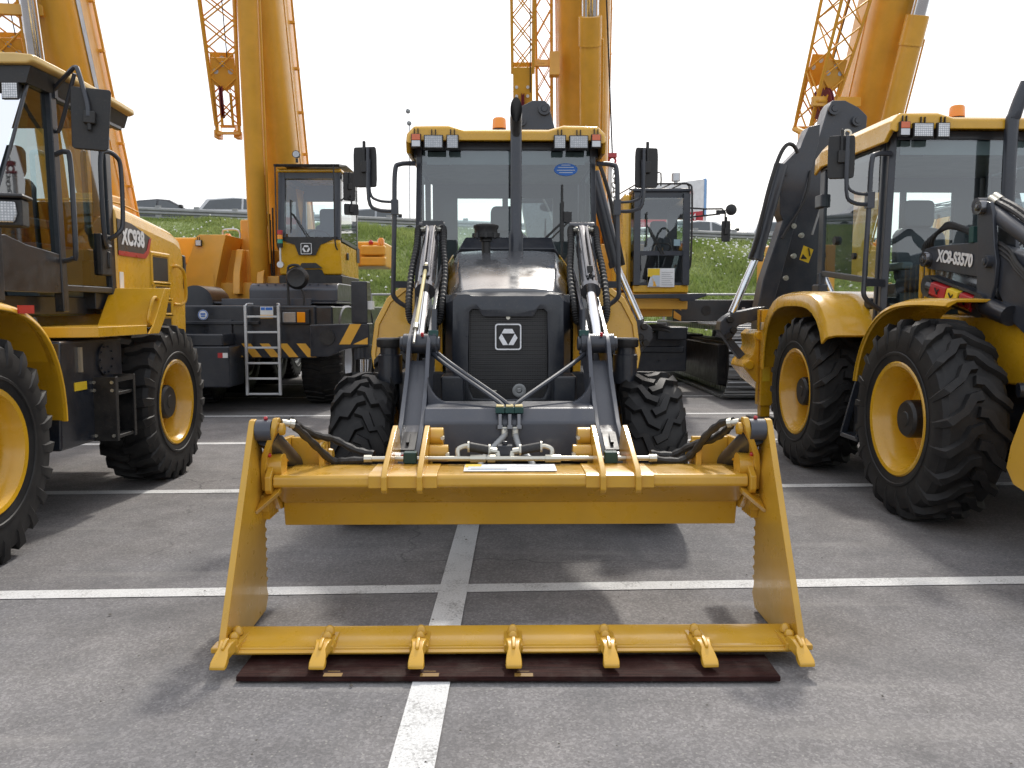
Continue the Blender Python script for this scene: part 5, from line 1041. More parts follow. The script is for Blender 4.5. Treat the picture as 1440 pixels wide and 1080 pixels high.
for s in (-1, 1):
    m = MB(); m.f([m.v(p) for p in ((s*.72, -.69, 2.0), (s*.725, -.3, 1.96), (s*.725, .13, 1.92), (s*.715, .09, 3.07), (s*.715, -.11, 3.07))]); ob('quarter_window', m, GLASSL, wl, smooth=0)
    m = MB(); m.f([m.v(p) for p in ((s*.735, .2, 1.69), (s*.735, .93, 1.69), (s*.72, .91, 3.05), (s*.72, .17, 3.05))]); dw = ob('door_window', m, GLASSL, wl, smooth=0)
    m = MB(); m.box(s*.745-.025, s*.745+.025, .74, .92, 1.78, 2.12); m.box(s*.77-.012, s*.77+.012, .84, .88, 1.84, 1.98); ob('door_lock', m, BLK, wl, bev=.02)
    m = MB(); m.tube([(s*.75, .13, 2.64), (s*.83, .12, 2.66), (s*.86, .13, 2.58), (s*.86, .15, 1.95), (s*.83, .16, 1.88), (s*.74, .17, 1.86)], .019, 8, 4); ob('grab_rail', m, GRY, wl)
    m = MB(); m.tube([(s*.78, .86, 2.02), (s*.79, .76, 2.08), (s*.79, .74, 2.68), (s*.81, .78, 2.78), (s*.86, .86, 2.76), (s*.88, .9, 2.66), (s*.88, .9, 2.24), (s*.86, .87, 2.14), (s*.78, .86, 2.08)], .019, 8, 5); ob('grab_rail', m, GRY, wl)
    # mirror on a bent arm
    a, b, c = (s*.74, .15, 3.1), (s*.98, .03, 3.24), (s*1.08, -.03, 2.98)
    m = MB(); m.tube([a, (s*.93, .05, 3.22), b, (s*1.01, .01, 3.2), c, (s*1.09, -.04, 2.88)], .017, 8, 4); m.tube([(s*.75, .15, 2.82), (s*.8, .13, 2.84), (s*.965, .04, 3.2)], .015, 8, 3); m.box(s*.75-.02, s*.75+.02, .13, .17, 3.05, 3.13); ob('mirror_arm', m, GRY, wl)
    m = MB(); n = []
    for z, k in ((-.5, .8), (-.46, .95), (-.3, .97), (.3, 1.05), (.47, 1.06), (.5, .95)): n.append([(-.13*k, 0, z*.44), (-.11*k, .06, z*.43), (.11*k, .06, z*.43), (.13*k, 0, z*.44)])
    m.loft(n); m.box(-.04, .04, -.05, .005, -.04, .05); m.cyl((0, -.03, -.09), (0, -.03, -.03), .015); ob('mirror', m, BLK, wl, bev=.015, loc=(s*1.085, -.0, 2.87), rot=(0, .05*s, s*.25))
    # head lamp on its bracket
    m = MB(); m.box(-.16, .13, -.06, .08, -.02, .14); m.box(-.17, .15, -.1, .1, .14, .165); hl = ob('headlamp', m, BLK, wl, bev=.02, loc=(s*1.15, -1.12, 2.0), rot=(0, 0, s*.25))
    m = MB(); m.loft([[(sx*.9, y, z) for sx, z in ((-.15, .0), (.1, .0), (.12, .05), (.11, .12), (-.15, .125))] for y in (-.085, -.06)]); ob('lamp_lens', m, LED, hl, bev=.01)
    m = MB(); m.box(s*1.02-.02, s*1.02+.02, -1.0, -.93, 1.55, 2.0); m.bar((s*1.03, -1.05, 1.98), (s*.75, -1.1, 1.75), .1, .05); ob('lamp_bracket', m, NAVY, wl, bev=.01)
    lamp(wl, 'roof_lamp', (s*.63, -.2, 3.02), .12, .12, LED)
m = MB(); m.quad((-.6, .95, 2.0), (.6, .95, 2.0), (.6, .95, 3.08), (-.6, .95, 3.08)); ob('rear_window', m, GLASS, wl, smooth=0)
seat(wl, .68, 1.95)
m = MB(); m.box(-.14, .14, -.45, -.2, 1.43, 2.15); m.cyl((0, -.3, 2.1), (0, -.05, 2.3), .04); m.box(.35, .6, .1, .8, 1.45, 2.0); m.box(-.6, -.35, .1, .8, 1.45, 2.0); co = ob('control_console', m, INT, wl, bev=.02)
m = MB(); tor(m, (0, -.04, 2.32), .2, .016, (0, .5, .86)); m.bar((-.18, -.04, 2.32), (.18, -.04, 2.32), .03, .02); ob('steering_wheel', m, BLK, co)
m = MB(); m.box(-.5, .5, -1.7, -.9, 1.1, 1.7); m.prism([(-2.0, 1.5), (-1.7, 1.75), (-.9, 1.75), (-.8, 1.4), (-.9, 1.1), (-1.8, 1.1)], 'yz', -.42, -.34); m.prism([(-2.0, 1.5), (-1.7, 1.75), (-.9, 1.75), (-.8, 1.4), (-.9, 1.1), (-1.8, 1.1)], 'yz', .34, .42); ob('front_tower', m, YEL, wl, bev=.02)
m = MB(); m.box(-.5, .5, -.2, .1, 1.2, 1.36); m.cyl((.7, -.25, 1.4), (.7, -.25, 1.46), .05); m.cyl((.55, -.2, 1.36), (.8, -.2, 1.42), .03); ob('articulation_valve', m, BLK, wl)

for o in set(bpy.data.objects)-before:
    if o.parent == wl and o.name.split('.')[0] not in ('headlamp', 'lamp_bracket', 'front_tower', 'articulation_valve'): o.location.y += .13
    if o.parent == wl and o.name.split('.')[0] in ('cab_roof', 'roof_lining'): o.location.z -= .025
# ================================================================ cranes
UC = MB(); UC.cyl((0, 0, 0), (0, 0, 1), 1, n=8); UNIT = {}
def strut(par, nm, a, b, r, mt):
    """round bar shared from one unit mesh per material"""
    a, b = Vector(a), Vector(b)
    if mt.name not in UNIT:
        m = MB(); m.cyl((0, 0, 0), (0, 0, 1), 1, n=8); UNIT[mt.name] = mesh_of(m, mt, name='bar')
    o = bpy.data.objects.new(nm, UNIT[mt.name]); C.objects.link(o); o.parent = par
    d = b-a; o.location = a; o.rotation_euler = d.to_track_quat('Z', 'Y').to_euler(); o.scale = (r, r, d.length); return o
def lattice(par, p0, p1, w0, w1, d0, d1, rot, n, rc=.028, rl_=.013, mt=ORA, nm='lattice_jib'):
    """four chord truss from p0 (foot) to p1"""
    p0, p1 = Vector(p0), Vector(p1); ax = (p1-p0).normalized()
    u = Matrix.Rotation(rot, 3, ax) @ (Vector((1, 0, 0))-ax*ax.x).normalized(); v = ax.cross(u)
    g = bpy.data.objects.new(nm, None); C.objects.link(g); g.parent = par; g.empty_display_size = .2
    def cpt(t, i): sx, sy = ((-1, -1), (1, -1), (1, 1), (-1, 1))[i]; return p0+(p1-p0)*t+u*sx*(w0+(w1-w0)*t)/2+v*sy*(d0+(d1-d0)*t)/2
    for i in range(4): strut(g, 'chord', cpt(0, i), cpt(1, i), rc, mt)
    for f in range(4):
        for k in range(n):
            a, b = (f, (f+1) % 4) if k % 2 == 0 else ((f+1) % 4, f)
            strut(g, 'lacing_bar', cpt(k/n, a), cpt((k+1)/n, b), rl_, mt)
            if f in (0, 2): strut(g, 'lacing_bar', cpt(k/n, b), cpt((k+1)/n, a), rl_*.9, mt)
    return g, cpt, u, v, ax
def boom_mesh(p0, p1, w_, d, mt, rib=True):
    p0, p1 = Vector(p0), Vector(p1); ax = (p1-p0).normalized(); u = Vector((1, 0, 0)); v = ax.cross(u).normalized()
    if v.y > 0: v = -v     # v points to the camera: the rounded underside
    sec = [(-.5, -.5), (-.5, .12), (-.46, .28), (-.36, .4), (-.2, .48), (0, .5), (.2, .48), (.36, .4), (.46, .28), (.5, .12), (.5, -.5)]
    m = MB(); m.loft([[p+u*x*w_+v*y*d for x, y in sec] for p in (p0, p1)]); return m, u, v, ax
def boom(par, p0, p1, w_, d, mt=ORA):
    m, u, v, ax = boom_mesh(p0, p1, w_, d, mt); o = ob('boom', m, mt, par, bev=.02); p0, p1 = Vector(p0), Vector(p1)
    m = MB()
    for s in (-1, 1): m.bar(p0+u*s*(w_/2+.006)+v*d*.02, p1+u*s*(w_/2+.006)+v*d*.02, .014, .05, v)
    ob('boom_seam', m, mt, o)
    m = MB(); m.tube([p0+u*(w_*.5+.05)-v*d*.3, p1+u*(w_*.5+.05)-v*d*.3], .018, 8)
    L = (p1-p0).length
    for k in range(int(L/.7)): q = p0+ax*(.35+.7*k)+u*(w_*.5+.03)-v*d*.3; m.box(q.x-.03, q.x+.04, q.y-.03, q.y+.03, q.z-.02, q.z+.02)
    ob('boom_pipe', m, mt, o)
    return o, u, v, ax
def ram(par, p0, p1, r, f, rr, mt=ORA):
    """luffing ram: barrel up to fraction f, then bright rod"""
    p0, p1 = Vector(p0), Vector(p1); d = (p1-p0); L = d.length; ax = d.normalized()
    m = MB(); m.lathe([(0, r), (L*f-.42, r), (L*f-.41, r*1.08), (L*f-.005, r*1.08), (L*f, r*.98), (L*f, rr)], p0, ax, 30); o = ob('luffing_ram', m, mt, par)
    m = MB(); m.lathe([(L*f-.425, r*1.082), (L*f-.41, r*1.095), (L*f-.395, r*1.082)], p0, ax, 30, cap=False); ob('barrel_ring', m, mt, o)
    m = MB(); m.cyl(p0+ax*L*(f-.05), p1, rr, n=24); ob('ram_rod', m, CHROME, o)
    m = MB(); q = Vector((r+.03, -.02, 0)); m.tube([p0+ax*.3+q, p0+ax*(L*f-.5)+q, p0+ax*(L*f-.35)+q, p0+ax*(L*f-.3)+q*.6], .015, 8, 1); ob('ram_pipe', m, mt, o)
    return o
def stripe_row(par, x0, x1, y, z0, z1, n, lean=.1):
    m = MB(); st = (x1-x0)/n
    for k in range(n):
        a = x0+k*st; m.prism([(a+lean*.0, z1), (a+st*.5, z1), (a+st*.5+lean, z0), (a+lean, z0)], 'xz', y-.003, y)
    return ob('hazard_stripes', m, ORA, par, smooth=0)
def crane_cab(par, x0, x1, y0, z0, z1, depth, style):
    m = MB(); W_ = x1-x0
    if style == 'mobile':
        side = [(y0, z0+.12), (y0-.06, z0+.62), (y0-.02, z0+.68), (y0+depth, z0+.62), (y0+depth, z0+.05)]
        m.prism(side, 'yz', x0, x1); body = ob('cab_body', m, YEL, par, bev=.03)
        m = MB(); m.box(x0-.01, x1+.01, y0-.01, y0+depth, z0-.17, z0+.115); ob('cab_base', m, BLK, body, bev=.02)
        m = MB(); cx = (x0+x1)/2-.02; m.prism([(cx-.5*W_+.03, z0+.7), (cx+.5*W_-.0, z0+.7), (cx+.2, z0+.58), (cx+.12, z0+.42), (cx-.14, z0+.42), (cx-.2, z0+.58), (cx-.46*W_+.02, z0+.66)], 'xz', y0-.075, y0-.066); ob('front_mask', m, BLK, body)
        m = MB(); m.prism([(cx-.12, z0+.1), (cx-.16, z0+.2), (cx+.2, z0+.2), (cx+.3, z0-.02), (cx-.12, z0-.02)], 'xz', y0-.02, y0-.012); m.prism([(cx-.15, z0+.22), (cx-.1, z0+.3), (cx+.12, z0+.3), (cx+.22, z0+.22)], 'xz', y0-.06, y0-.035); ob('lower_mask', m, BLK, body)
        emblem(body, (cx-.02, y0-.078, z0+.52), .17, .01, BLK, WHITE)
    else:
        m.box(x0, x1, y0, y0+depth, z0-.02, z0+.1); body = ob('cab_body', m, YEL, par, bev=.02)
        if style == 'crawler': m = MB(); m.box(x0-.16, x0-.02, y0+.1, y0+depth, z0+.05, z1-.05); ob('side_panel', m, YEL, body, bev=.05)
        m = MB(); m.box(x0-.005, x1+.005, y0, y0+.03, z0+.1, z0+.14); m.box(x0, x1, y0+.03, y0+depth, z0+.1, z0+.16); ob('cab_floor', m, GRY, body)
        m = MB(); m.quad((x0+.08, y0+.012, z0+.14), (x1-.08, y0+.012, z0+.14), (x1-.08, y0+.01, z0+.58), (x0+.08, y0+.01, z0+.58)); ob('lower_window', m, GLASSD, body, smooth=0)
        m = MB(); m.box(x0+.06, x1-.06, y0+.18, y0+.2, z0+.1, z0+.6); ob('dark_backing', m, BLK, body)  # black panel added so the lower window looks dark inside
    zb = z0+(.66 if style == 'mobile' else .6)
    m = MB()
    for x in (x0+.05, x1-.05): m.bar((x, y0+.0, zb if style == 'mobile' else z0+.1), (x, y0+.1 if style == 'mobile' else y0+.02, z1-.06), .1, .09, (0, 1, 0)); m.bar((x, y0+depth-.05, zb-.1), (x, y0+depth-.05, z1-.06), .09, .1, (0, 1, 0)); m.bar((x, y0+.05, z1-.08), (x, y0+depth, z1-.08), .1, .1); m.bar((x, y0, zb), (x, y0+depth, zb-.04), .1, .08)
    m.box(x0, x1, y0+.06, y0+.16, z1-.12, z1-.03); m.box(x0, x1, y0-.01, y0+.06, zb-.04, zb+.03); m.box(x0, x1, y0+depth-.08, y0+depth, z1-.3, z1-.03)
    fr = ob('cab_frame', m, GRY, body, bev=.01)
    m = MB(); m.box(x0-.02, x1+.02, y0+.02, y0+depth+.02, z1-.03, z1+.03); ob('cab_roof', m, YEL if style == 'mobile' else GRY, body, bev=.025)
    yt = y0+.1 if style == 'mobile' else y0+.02
    m = MB(); m.quad((x0+.1, y0-.0, zb+.02), (x1-.1, y0-.0, zb+.02), (x1-.1, yt, z1-.12), (x0+.1, yt, z1-.12)); ob('windscreen', m, GLASS, body, smooth=0)
    m = MB(); m.quad((x1-.01, y0+.1, zb-.0), (x1-.01, y0+depth-.1, zb-.02), (x1-.01, y0+depth-.1, z1-.12), (x1-.01, y0+.15, z1-.12)); ob('side_window', m, GLASS, body, smooth=0)
    m = MB(); m.quad((x0+.01, y0+.1, zb-.0), (x0+.01, y0+depth-.1, zb-.02), (x0+.01, y0+depth-.1, z1-.12), (x0+.01, y0+.15, z1-.12)); ob('side_window', m, GLASSD, body, smooth=0)
    m = MB(); m.quad((x0+.1, y0+depth-.03, zb+.3), (x1-.1, y0+depth-.03, zb+.3), (x1-.1, y0+depth-.03, z1-.35), (x0+.1, y0+depth-.03, z1-.35)); ob('rear_window', m, GLASS, body, smooth=0)
    m = MB(); m.box(x0+.1, x1-.1, y0+depth-.05, y0+depth-.035, zb-.1, zb+.3); ob('rear_panel', m, INT, body)
    cx = (x0+x1)/2+.1
    m = MB(); m.loft([[(cx-w_, y0+.85, z), (cx+w_, y0+.85, z), (cx+w_, y0+.95, z), (cx-w_, y0+.95, z)] for z, w_ in ((zb-.2, .22), (zb+.1, .24), (zb+.3, .2), (zb+.32, .13), (zb+.54, .14), (zb+.58, .11))]); m.box(cx-.24, cx+.24, y0+.45, y0+.95, zb-.3, zb-.15); ob('seat', m, SEAT, body, bev=.03)
    m = MB(); tor(m, (cx-.05, y0+.42, zb+.1), .17, .014, (0, .4, .9)); m.cyl((cx-.05, y0+.42, zb+.1), (cx-.05, y0+.3, zb-.3), .04); ob('steering_wheel', m, BLK, body)
    # wiper pair
    m = MB(); m.bar((cx-.1, y0-.02, zb-.02), (x0+.2, yt-.06, zb+.42), .022, .014); m.bar((cx-.06, y0-.02, zb-.02), (x0+.23, yt-.06, zb+.4), .012, .012); m.box(x0+.18, x0+.2, yt-.09, yt-.05, zb+.1, zb+.62); ob('wiper', m, BLK, body)
    return body
def roof_rail(cab, x0, y0, zt, lamp_):
    m = MB(); zt += .1
    for y in (y0+.05, y0+.7, y0+1.3): m.tube([(x0+.02, y, zt-.12), (x0+.02, y, zt), (x0+.82, y, zt), (x0+.86, y, zt-.04), (x0+.86, y, zt-.22)], .014, 6)
    for x in (.05, .22, .4, .58, .75): m.cyl((x0+x, y0+.05, zt), (x0+x-.12, y0+1.3, zt+.01), .011, n=6)
    m.tube([(x0+.3, y0+.3, zt), (x0+.3, y0+.3, zt+.12), (x0+.36, y0+.3, zt+.2), (x0+.46, y0+.3, zt+.2), (x0+.46, y0+.3, zt)], .012, 6, 2)
    ob('roof_rail', m, BLK, cab)
def truck_tyre(): return tyre_mesh(.67, .64, .33, 30, 'plain', .016, .05)
T_TRK = truck_tyre(); R_TRK = rim_mesh(.64, .33, .12, SILV, .16); H_TRK = hub_mesh(-.05, .05, .1, SILV, 10)
def mobile_crane(name_label, dx, dy, cab=True, roddy=.98, wid=.62, bracket=0, brace=False, jx=0, bx=0):
    """mobile crane; coordinates are those of the crane left of the middle, shifted by dx, dy"""
    t = thing('mobile_crane', name_label, 'mobile crane', (-4.0+dx, 13.6+dy, 0), 0, 'mobile cranes parked in the back row')
    O = Vector((-4.0, 13.6, 0))
    def c(px, py, Y): return at(px, py, Y)-O
    if True:
        m = MB(); m.box(-1.35, 1.36, -1.15, 5.4, .95, 1.55); m.box(-1.35, 1.12, -1.2, -.95, .78, 1.56); ch = ob('carrier_frame', m, NAVY, t, bev=.03)
        m = MB(); m.box(-1.35, .3, -1.26, -1.2, 1.28, 1.33); m.box(-.45, -.1, -1.24, -1.2, 1.1, 1.35); ob('front_beam', m, NAVY, ch, bev=.01)
        m = MB(); m.box(-.95, .02, -1.75, -1.1, .4, .98); m.box(-.85, -.08, -1.7, -1.2, .98, 1.15); ob('front_locker', m, NAVY, ch, bev=.02)
        m = MB(); m.box(-.14, -.07, -1.756, -1.751, .82, .89); ob('red_reflector', m, RED, ch); m = MB(); m.box(-.07, .0, -1.756, -1.751, .82, .89); ob('white_reflector', m, WHITE, ch)
        stripe_row(ch, -.25, 1.1, -1.203, .80, 1.0, 5, .16)
        m = MB(); m.lathe([(0, .075), (.006, .075), (.006, .002)], (-.53, -1.201, 1.42), (0, -1, 0), 24); rs = ob('round_sticker', m, WHITE, ch); m = MB(); m.lathe([(.006, .06), (.008, .066), (.006, .072)], (-.53, -1.201, 1.42), (0, -1, 0), 24, cap=False); m.box(-.565, -.495, -1.2095, -1.2075, 1.42, 1.445); m.box(-.56, -.50, -1.2095, -1.2075, 1.39, 1.41); ob('sticker_print', m, BLUEP, rs)
        m = MB(); m.box(.31, .5, -1.206, -1.201, 1.42, 1.54); s1 = ob('label_plate', m, WHITE, ch); m = MB(); m.box(.32, .38, -1.209, -1.2065, 1.49, 1.53); m.box(.39, .49, -1.209, -1.2065, 1.49, 1.53); ob('label_print', m, BLUEP, s1); m = MB(); m.box(.31, .5, -1.209, -1.2065, 1.37, 1.42); ob('label_band', m, ORA, s1)
        # lamp cluster
        m = MB(); m.box(.62, 1.04, -1.25, -1.2, 1.28, 1.5); lc = ob('lamp_cluster', m, BLK, ch, bev=.015); m = MB(); m.box(.65, .84, -1.265, -1.251, 1.31, 1.46); ob('headlamp_lens', m, LED, lc, bev=.01); m = MB(); m.box(.86, .98, -1.262, -1.251, 1.31, 1.46); ob('amber_lens', m, AMBER, lc, bev=.01)
        # ladder
        la = bpy.data.objects.new('ladder', None); C.objects.link(la); la.parent = t; la.empty_display_size = .2
        for x in (.14, .62): m = MB(); m.box(x-.02, x+.02, -1.38, -1.33, .25, 1.56); ob('ladder_rail', m, ALU, la, bev=.006)
        for k in range(6): m = MB(); m.box(.16, .6, -1.375, -1.335, .255+.225*k, .285+.225*k); ob('ladder_rung', m, ALU, la, bev=.005)
        m = MB(); m.tube([(.14, -1.36, 1.5), (.14, -1.3, 1.57), (.2, -1.2, 1.58)], .015, 8, 3); m.tube([(.62, -1.36, 1.5), (.62, -1.3, 1.57), (.56, -1.2, 1.58)], .015, 8, 3); ob('ladder_hook', m, ALU, la)
        # outrigger at the front right corner
        m = MB(); m.prism([(1.1, .82), (1.1, 1.28), (1.95, 1.3), (1.95, .98), (1.6, .93), (1.35, .82)], 'xz', -1.5, -1.15); m.box(1.7, 1.93, -1.5, -1.2, 1.3, 1.9); og = ob('outrigger_beam', m, NAVY, t, bev=.015)
        stripe_row(og, 1.68, 2.0, -1.504, 1.0, 1.29, 1, -.16); 
        m = MB(); m.prism([(1.72, 1.0), (1.93, 1.0), (1.93, 1.1)], 'xz', -1.504, -1.501); ob('hazard_stripes', m, ORA, og)
        m = MB(); m.cyl((1.35, -1.501, 1.1), (1.35, -1.52, 1.1), .11, n=24); ob('beam_plug', m, BLK, og)
        m = MB(); m.box(1.72, 1.94, -1.45, -1.25, .78, .97); m.cyl((1.83, -1.35, .8), (1.83, -1.35, .95), .12); jk = ob('outrigger_jack', m, NAVY, og); m = MB(); m.cyl((1.83, -1.35, .22), (1.83, -1.35, .8), .06, n=18); jr = ob('jack_rod', m, CHROME, jk); m = MB(); m.lathe([(0, .22), (.05, .2), (.08, .08), (.12, .06)], (1.83, -1.35, .12), (0, 0, 1), 20); ob('jack_foot', m, NAVY, jk)
        m = MB(); m.box(1.93, 2.0, -1.47, -1.3, 1.5, 1.62); ob('white_sticker', m, WHITE, og)
        # wheels and mudguards
        for y in (0, 1.65, 3.6, 5.0):
            for s in (-1, 1): wheel(t, (s*1.05, y, .665), T_TRK, R_TRK, H_TRK, s, .1)
        for s in (-1, 1):
            for y in (0, 1.65):
                f = arc_fender(t, 'mudguard', s, .62, 1.38, y, .75, .83, 12, 168, 3.2, .02, .03, mt=GRYL)
            m = MB(); m.box(min(s*.2, s*1.36), max(s*.2, s*1.36), -.85, 2.4, 1.585, 1.615); d_ = ob('deck', m, GRYL, t, bev=.008)
        m = MB(); m.box(-.35, .95, -.93, -.84, 1.56, 1.66); m.box(.7, 1.0, -.97, -.93, 1.5, 1.66); ob('deck_step', m, GRYL, t, bev=.008)
        m = MB(); m.prism([(-.78, 1.62), (-.78, 1.8), (-.72, 1.87), (-.62, 1.9), (2.3, 1.9), (2.3, 1.62)], 'yz', .02, 1.36); dk = ob('deck_cover', m, GRYL, t, bev=.02)
        m = MB()
        for k in range(9): m.lathe([(0, .012), (.012, .012), (.012, .001)], (.15+.13*k, -.72+.0*k, 1.87), (0, -.5, .86), 8)
        ob('deck_studs', m, GRY, dk)
        m = MB(); m.cyl((-.75, -.9, 1.6), (-.75, -.1, 1.6), .26, n=28); ob('cable_drum', m, NAVY, t)
        # mirror on the deck corner
        m = MB(); m.tube([(.70, -1.1, 1.55), (.70, -1.1, 2.05), (.74, -1.1, 2.14), (.86, -1.1, 2.14), (.9, -1.1, 2.06)], .02, 8, 3); m.tube([(.92, -1.1, 1.55), (.92, -1.1, 1.75), (.8, -1.12, 1.95)], .014, 8, 3); mm = ob('mirror_stalk', m, BLK, t); m = MB(); m.lathe([(0, .02), (0, .05), (-.02, .13), (.04, .17), (.06, .17), (.06, .01)], (.84, -1.16, 1.96), (0, 1, 0), 26); ob('round_mirror', m, BLK, mm)
        # superstructure
        m = MB(); m.box(-1.05, .3, .8, 3.2, 1.95, 2.5); m.prism([(-.95, 1.62), (-.95, 1.95), (.5, 1.95), (.5, 1.62)], 'xz', .6, 3.0); m.prism([(.4, 1.75), (.45, 2.1), (.65, 2.5), (1.2, 2.5), (1.6, 2.0), (1.6, 1.75)], 'yz', -.62, -.5); m.prism([(.3, 1.75), (.35, 2.05), (.65, 2.5), (1.2, 2.5), (1.6, 2.0), (1.6, 1.75)], 'yz', -.2, -.08); sp = ob('superstructure', m, ORA, t, bev=.015)
        m = MB(); m.cyl((-.2, 1.8, 1.56), (-.2, 1.8, 1.68), .85, n=48); 
        for k in range(60): a = 2*PI*k/60; m.box(-.01, .01, -.02, .02, 0, .08, Matrix.Translation((-.2+.86*math.cos(a), 1.8+.86*math.sin(a), 1.57)) @ Matrix.Rotation(a, 4, 'Z'))
        ob('slewing_ring', m, paint('slew_ring_steel', (.12, .06, .03), .5, 0, .3), sp)
        m = MB(); Q = lambda y, e: [(-1.36+e, y, 1.8), (-1.42+e, y, 2.06), (-1.2+e*.5, y, 2.66), (-1.13, y, 2.72), (-.68, y, 2.72), (-.74, y, 2.5), (-.9, y, 1.8)]; m.loft([Q(.36, .02), Q(.38, 0), Q(1.5, 0)]); hs = ob('hoist_cover', m, ORA, sp, bev=.015)
        m = MB(); m.box(-1.36, -.9, .345, .358, 1.82, 2.06); ob('cover_lower_panel', m, ORA, hs)
        lamp(hs, 'work_lamp', (-1.12, .3, 2.58), .1, .1, LED)
        m = MB(); m.tube([(-.95, 1.0, 2.72), (-.95, 1.0, 2.83), (-.9, 1.0, 2.86), (-.72, 1.0, 2.86), (-.66, 1.0, 2.8), (-.66, 1.0, 2.72)], .018, 8, 3); ob('grab_rail', m, ALU, hs)
        m = MB(); m.box(-.72, -.4, 1.2, 1.9, 2.4, 3.05); ob('winch_box', m, ORA, sp, bev=.03)
        m = MB(); m.box(-.5, 1.45, 3.4, 4.6, 2.35, 2.85); m.box(1.0, 1.5, 3.2, 3.38, 2.35, 2.54); m.box(1.0, 1.5, 3.2, 3.38, 2.56, 2.76); cw = ob('counterweight', m, ORA, sp, bev=.04)
        m = MB(); m.lathe([(0, .07), (.1, .07), (.14, .04), (.14, .002)], (1.4, 3.3, 2.77), (0, 0, 1), 16); ob('beacon', m, AMBER, cw); m = MB(); m.lathe([(0, .04), (.05, .05), (.09, .02), (.09, .001)], (1.2, 3.3, 2.78), (0, 0, 1), 12); ob('marker_lamp', m, RED, cw)
    if cab:
        cb = crane_cab(t, .36, 1.33, -.3, 1.92, 3.65, 1.5, 'mobile')
        m = MB(); m.prism([(-.42, 3.68), (-.44, 3.72), (.15, 3.8), (.9, 3.8), (.9, 3.78), (.15, 3.78)], 'yz', .34, 1.35); m.bar((.36, -.42, 2.62), (.36, -.42, 3.72), .02, .02); m.bar((1.26, -.42, 2.62), (1.26, -.42, 3.72), .02, .02)
        for x in (.36, 1.26): m.tube([(x, -.42, 2.62), (x+.01, -.42, 2.48), (x+.03, -.38, 2.42)], .014, 6, 2)
        ob('visor_or_lamp_reflection', m, BLK, cb, bev=.006)
        m = MB(); m.cyl((.62, -.1, 3.8), (.62, -.1, 3.86), .02); m.lathe([(-.03, .06), (.05, .05)], (.62, -.12, 3.92), (0, 1, 0), 18); wl_ = ob('roof_lamp', m, BLK, cb); m = MB(); m.lathe([(-.035, .01), (-.036, .05), (-.03, .052)], (.62, -.12, 3.92), (0, 1, 0), 18); ob('lens', m, LED, wl_)
        m = MB(); m.cyl((.42, -.45, 2.22), (.42, -.45, 2.45), .016, n=8); m.lathe([(-.03, .05), (.03, .05)], (.42, -.45, 2.19), (0, 1, 0), 18); sl_ = ob('signal_tower', m, ALU, cb)
        for z, mt in ((2.45, BLK), (2.51, TEALL), (2.58, AMBER), (2.65, RED)): m = MB(); m.cyl((.42, -.45, z), (.42, -.45, z+.065), .042, n=16); ob('signal_lens', m, mt, sl_)
        m = MB(); m.tube([(1.33, -.2, 3.2), (1.42, -.3, 3.24), (1.5, -.32, 3.2)], .012, 6, 3); ma = ob('mirror_arm', m, BLK, cb); mirror_panel(cb, (1.48, -.3, 3.4), .2, .44, .6); mirror_panel(cb, (1.5, -.3, 3.05), .24, .17, .5)
        m = MB(); m.lathe([(0, .06), (.02, .06), (.02, .002)], (1.336, .15, 2.35), (1, 0, 0), 18); ob('door_lock', m, BLK, cb); m = MB(); m.box(1.335, 1.34, 1.0, 1.25, 2.3, 2.55); ob('cab_lettering_panel', m, BLK, cb)
    # boom, ram, jib
    b0, b1 = c(399, 245, 14.6)+Vector((bx, 0, 0)), c(371, 0, 13.43)+Vector((bx, 0, 0)); ax = (b1-b0)
    bo, u, v, a_ = boom(t, b0-ax*.55, b0+ax*1.75, wid, .95)
    m = MB(); m.box(b0.x-.33, b0.x+.33, 1.3, 2.1, 2.3, 2.75); ob('boom_foot', m, ORA, bo, bev=.03)
    r0, r1 = c(366, 395, 14.2), c(348, 0, 12.8); rm = ram(t, r0, r0+(r1-r0)*1.5, .155, roddy, .115)
    m = MB(); m.box(r0.x-.1, r0.x+.35, r0.y-.1, r0.y+.3, 1.85, r0.z+.08); ob('ram_foot', m, ORA, rm, bev=.02)
    m = MB(); q = r0+Vector((.2, -.05, .5)); m.box(q.x-.08, q.x+.0, q.y-.04, q.y+.04, q.z+.4, q.z+.6); m.tube([q+Vector((0, 0, .5)), q, q+Vector((.02, 0, -.6))], .02, 8, 1); m.tube([q+Vector((.05, 0, .7)), q+Vector((.05, 0, 0)), q+Vector((.05, 0, -.6))], .015, 8, 1); ob('ram_hose', m, BLK, rm)
    j0, j1 = c(320, 172, 13.9)+Vector((jx, 0, 0)), c(305, 0, 13.1)+Vector((jx, 0, 0)); ja = j1-j0
    g, cpt, ju, jv, jax = lattice(t, j0, j0+ja*1.9, .36, .62, .4, .55, .3, 9, .027, .013)
    # open head frame, sheave and hoist rope at the foot of the jib
    ft = j0-jax*.12
    for sv_ in (-1, 1):
        m = MB()
        for su in (-1, 1): q = ft+ju*su*.17+jv*sv_*.2; m.bar(q, q+jax*.95, .05, .025, jv)
        P = [(-.18, .78), (-.18, 1.15), (.18, 1.15), (.18, .78), (.05, .66), (-.05, .66)]
        m.loft([[ft+ju*x+jv*(sv_*.2)+jax*y for x, y in P], [ft+ju*x+jv*(sv_*.2+.014)+jax*y for x, y in P]]); m.bar(ft+ju*-.17+jv*sv_*.2, ft+ju*.17+jv*sv_*.2, .05, .04); ep = ob('head_plate', m, ORA, g)
        m = MB()
        for x, y in ((-.11, .95), (.11, .95), (0, 1.06)): p = ft+ju*x+jv*sv_*.2+jax*y; m.cyl(p-jv*.004, p+jv*.018, .04, n=14)
        ob('plate_hole', m, PALEB, ep)
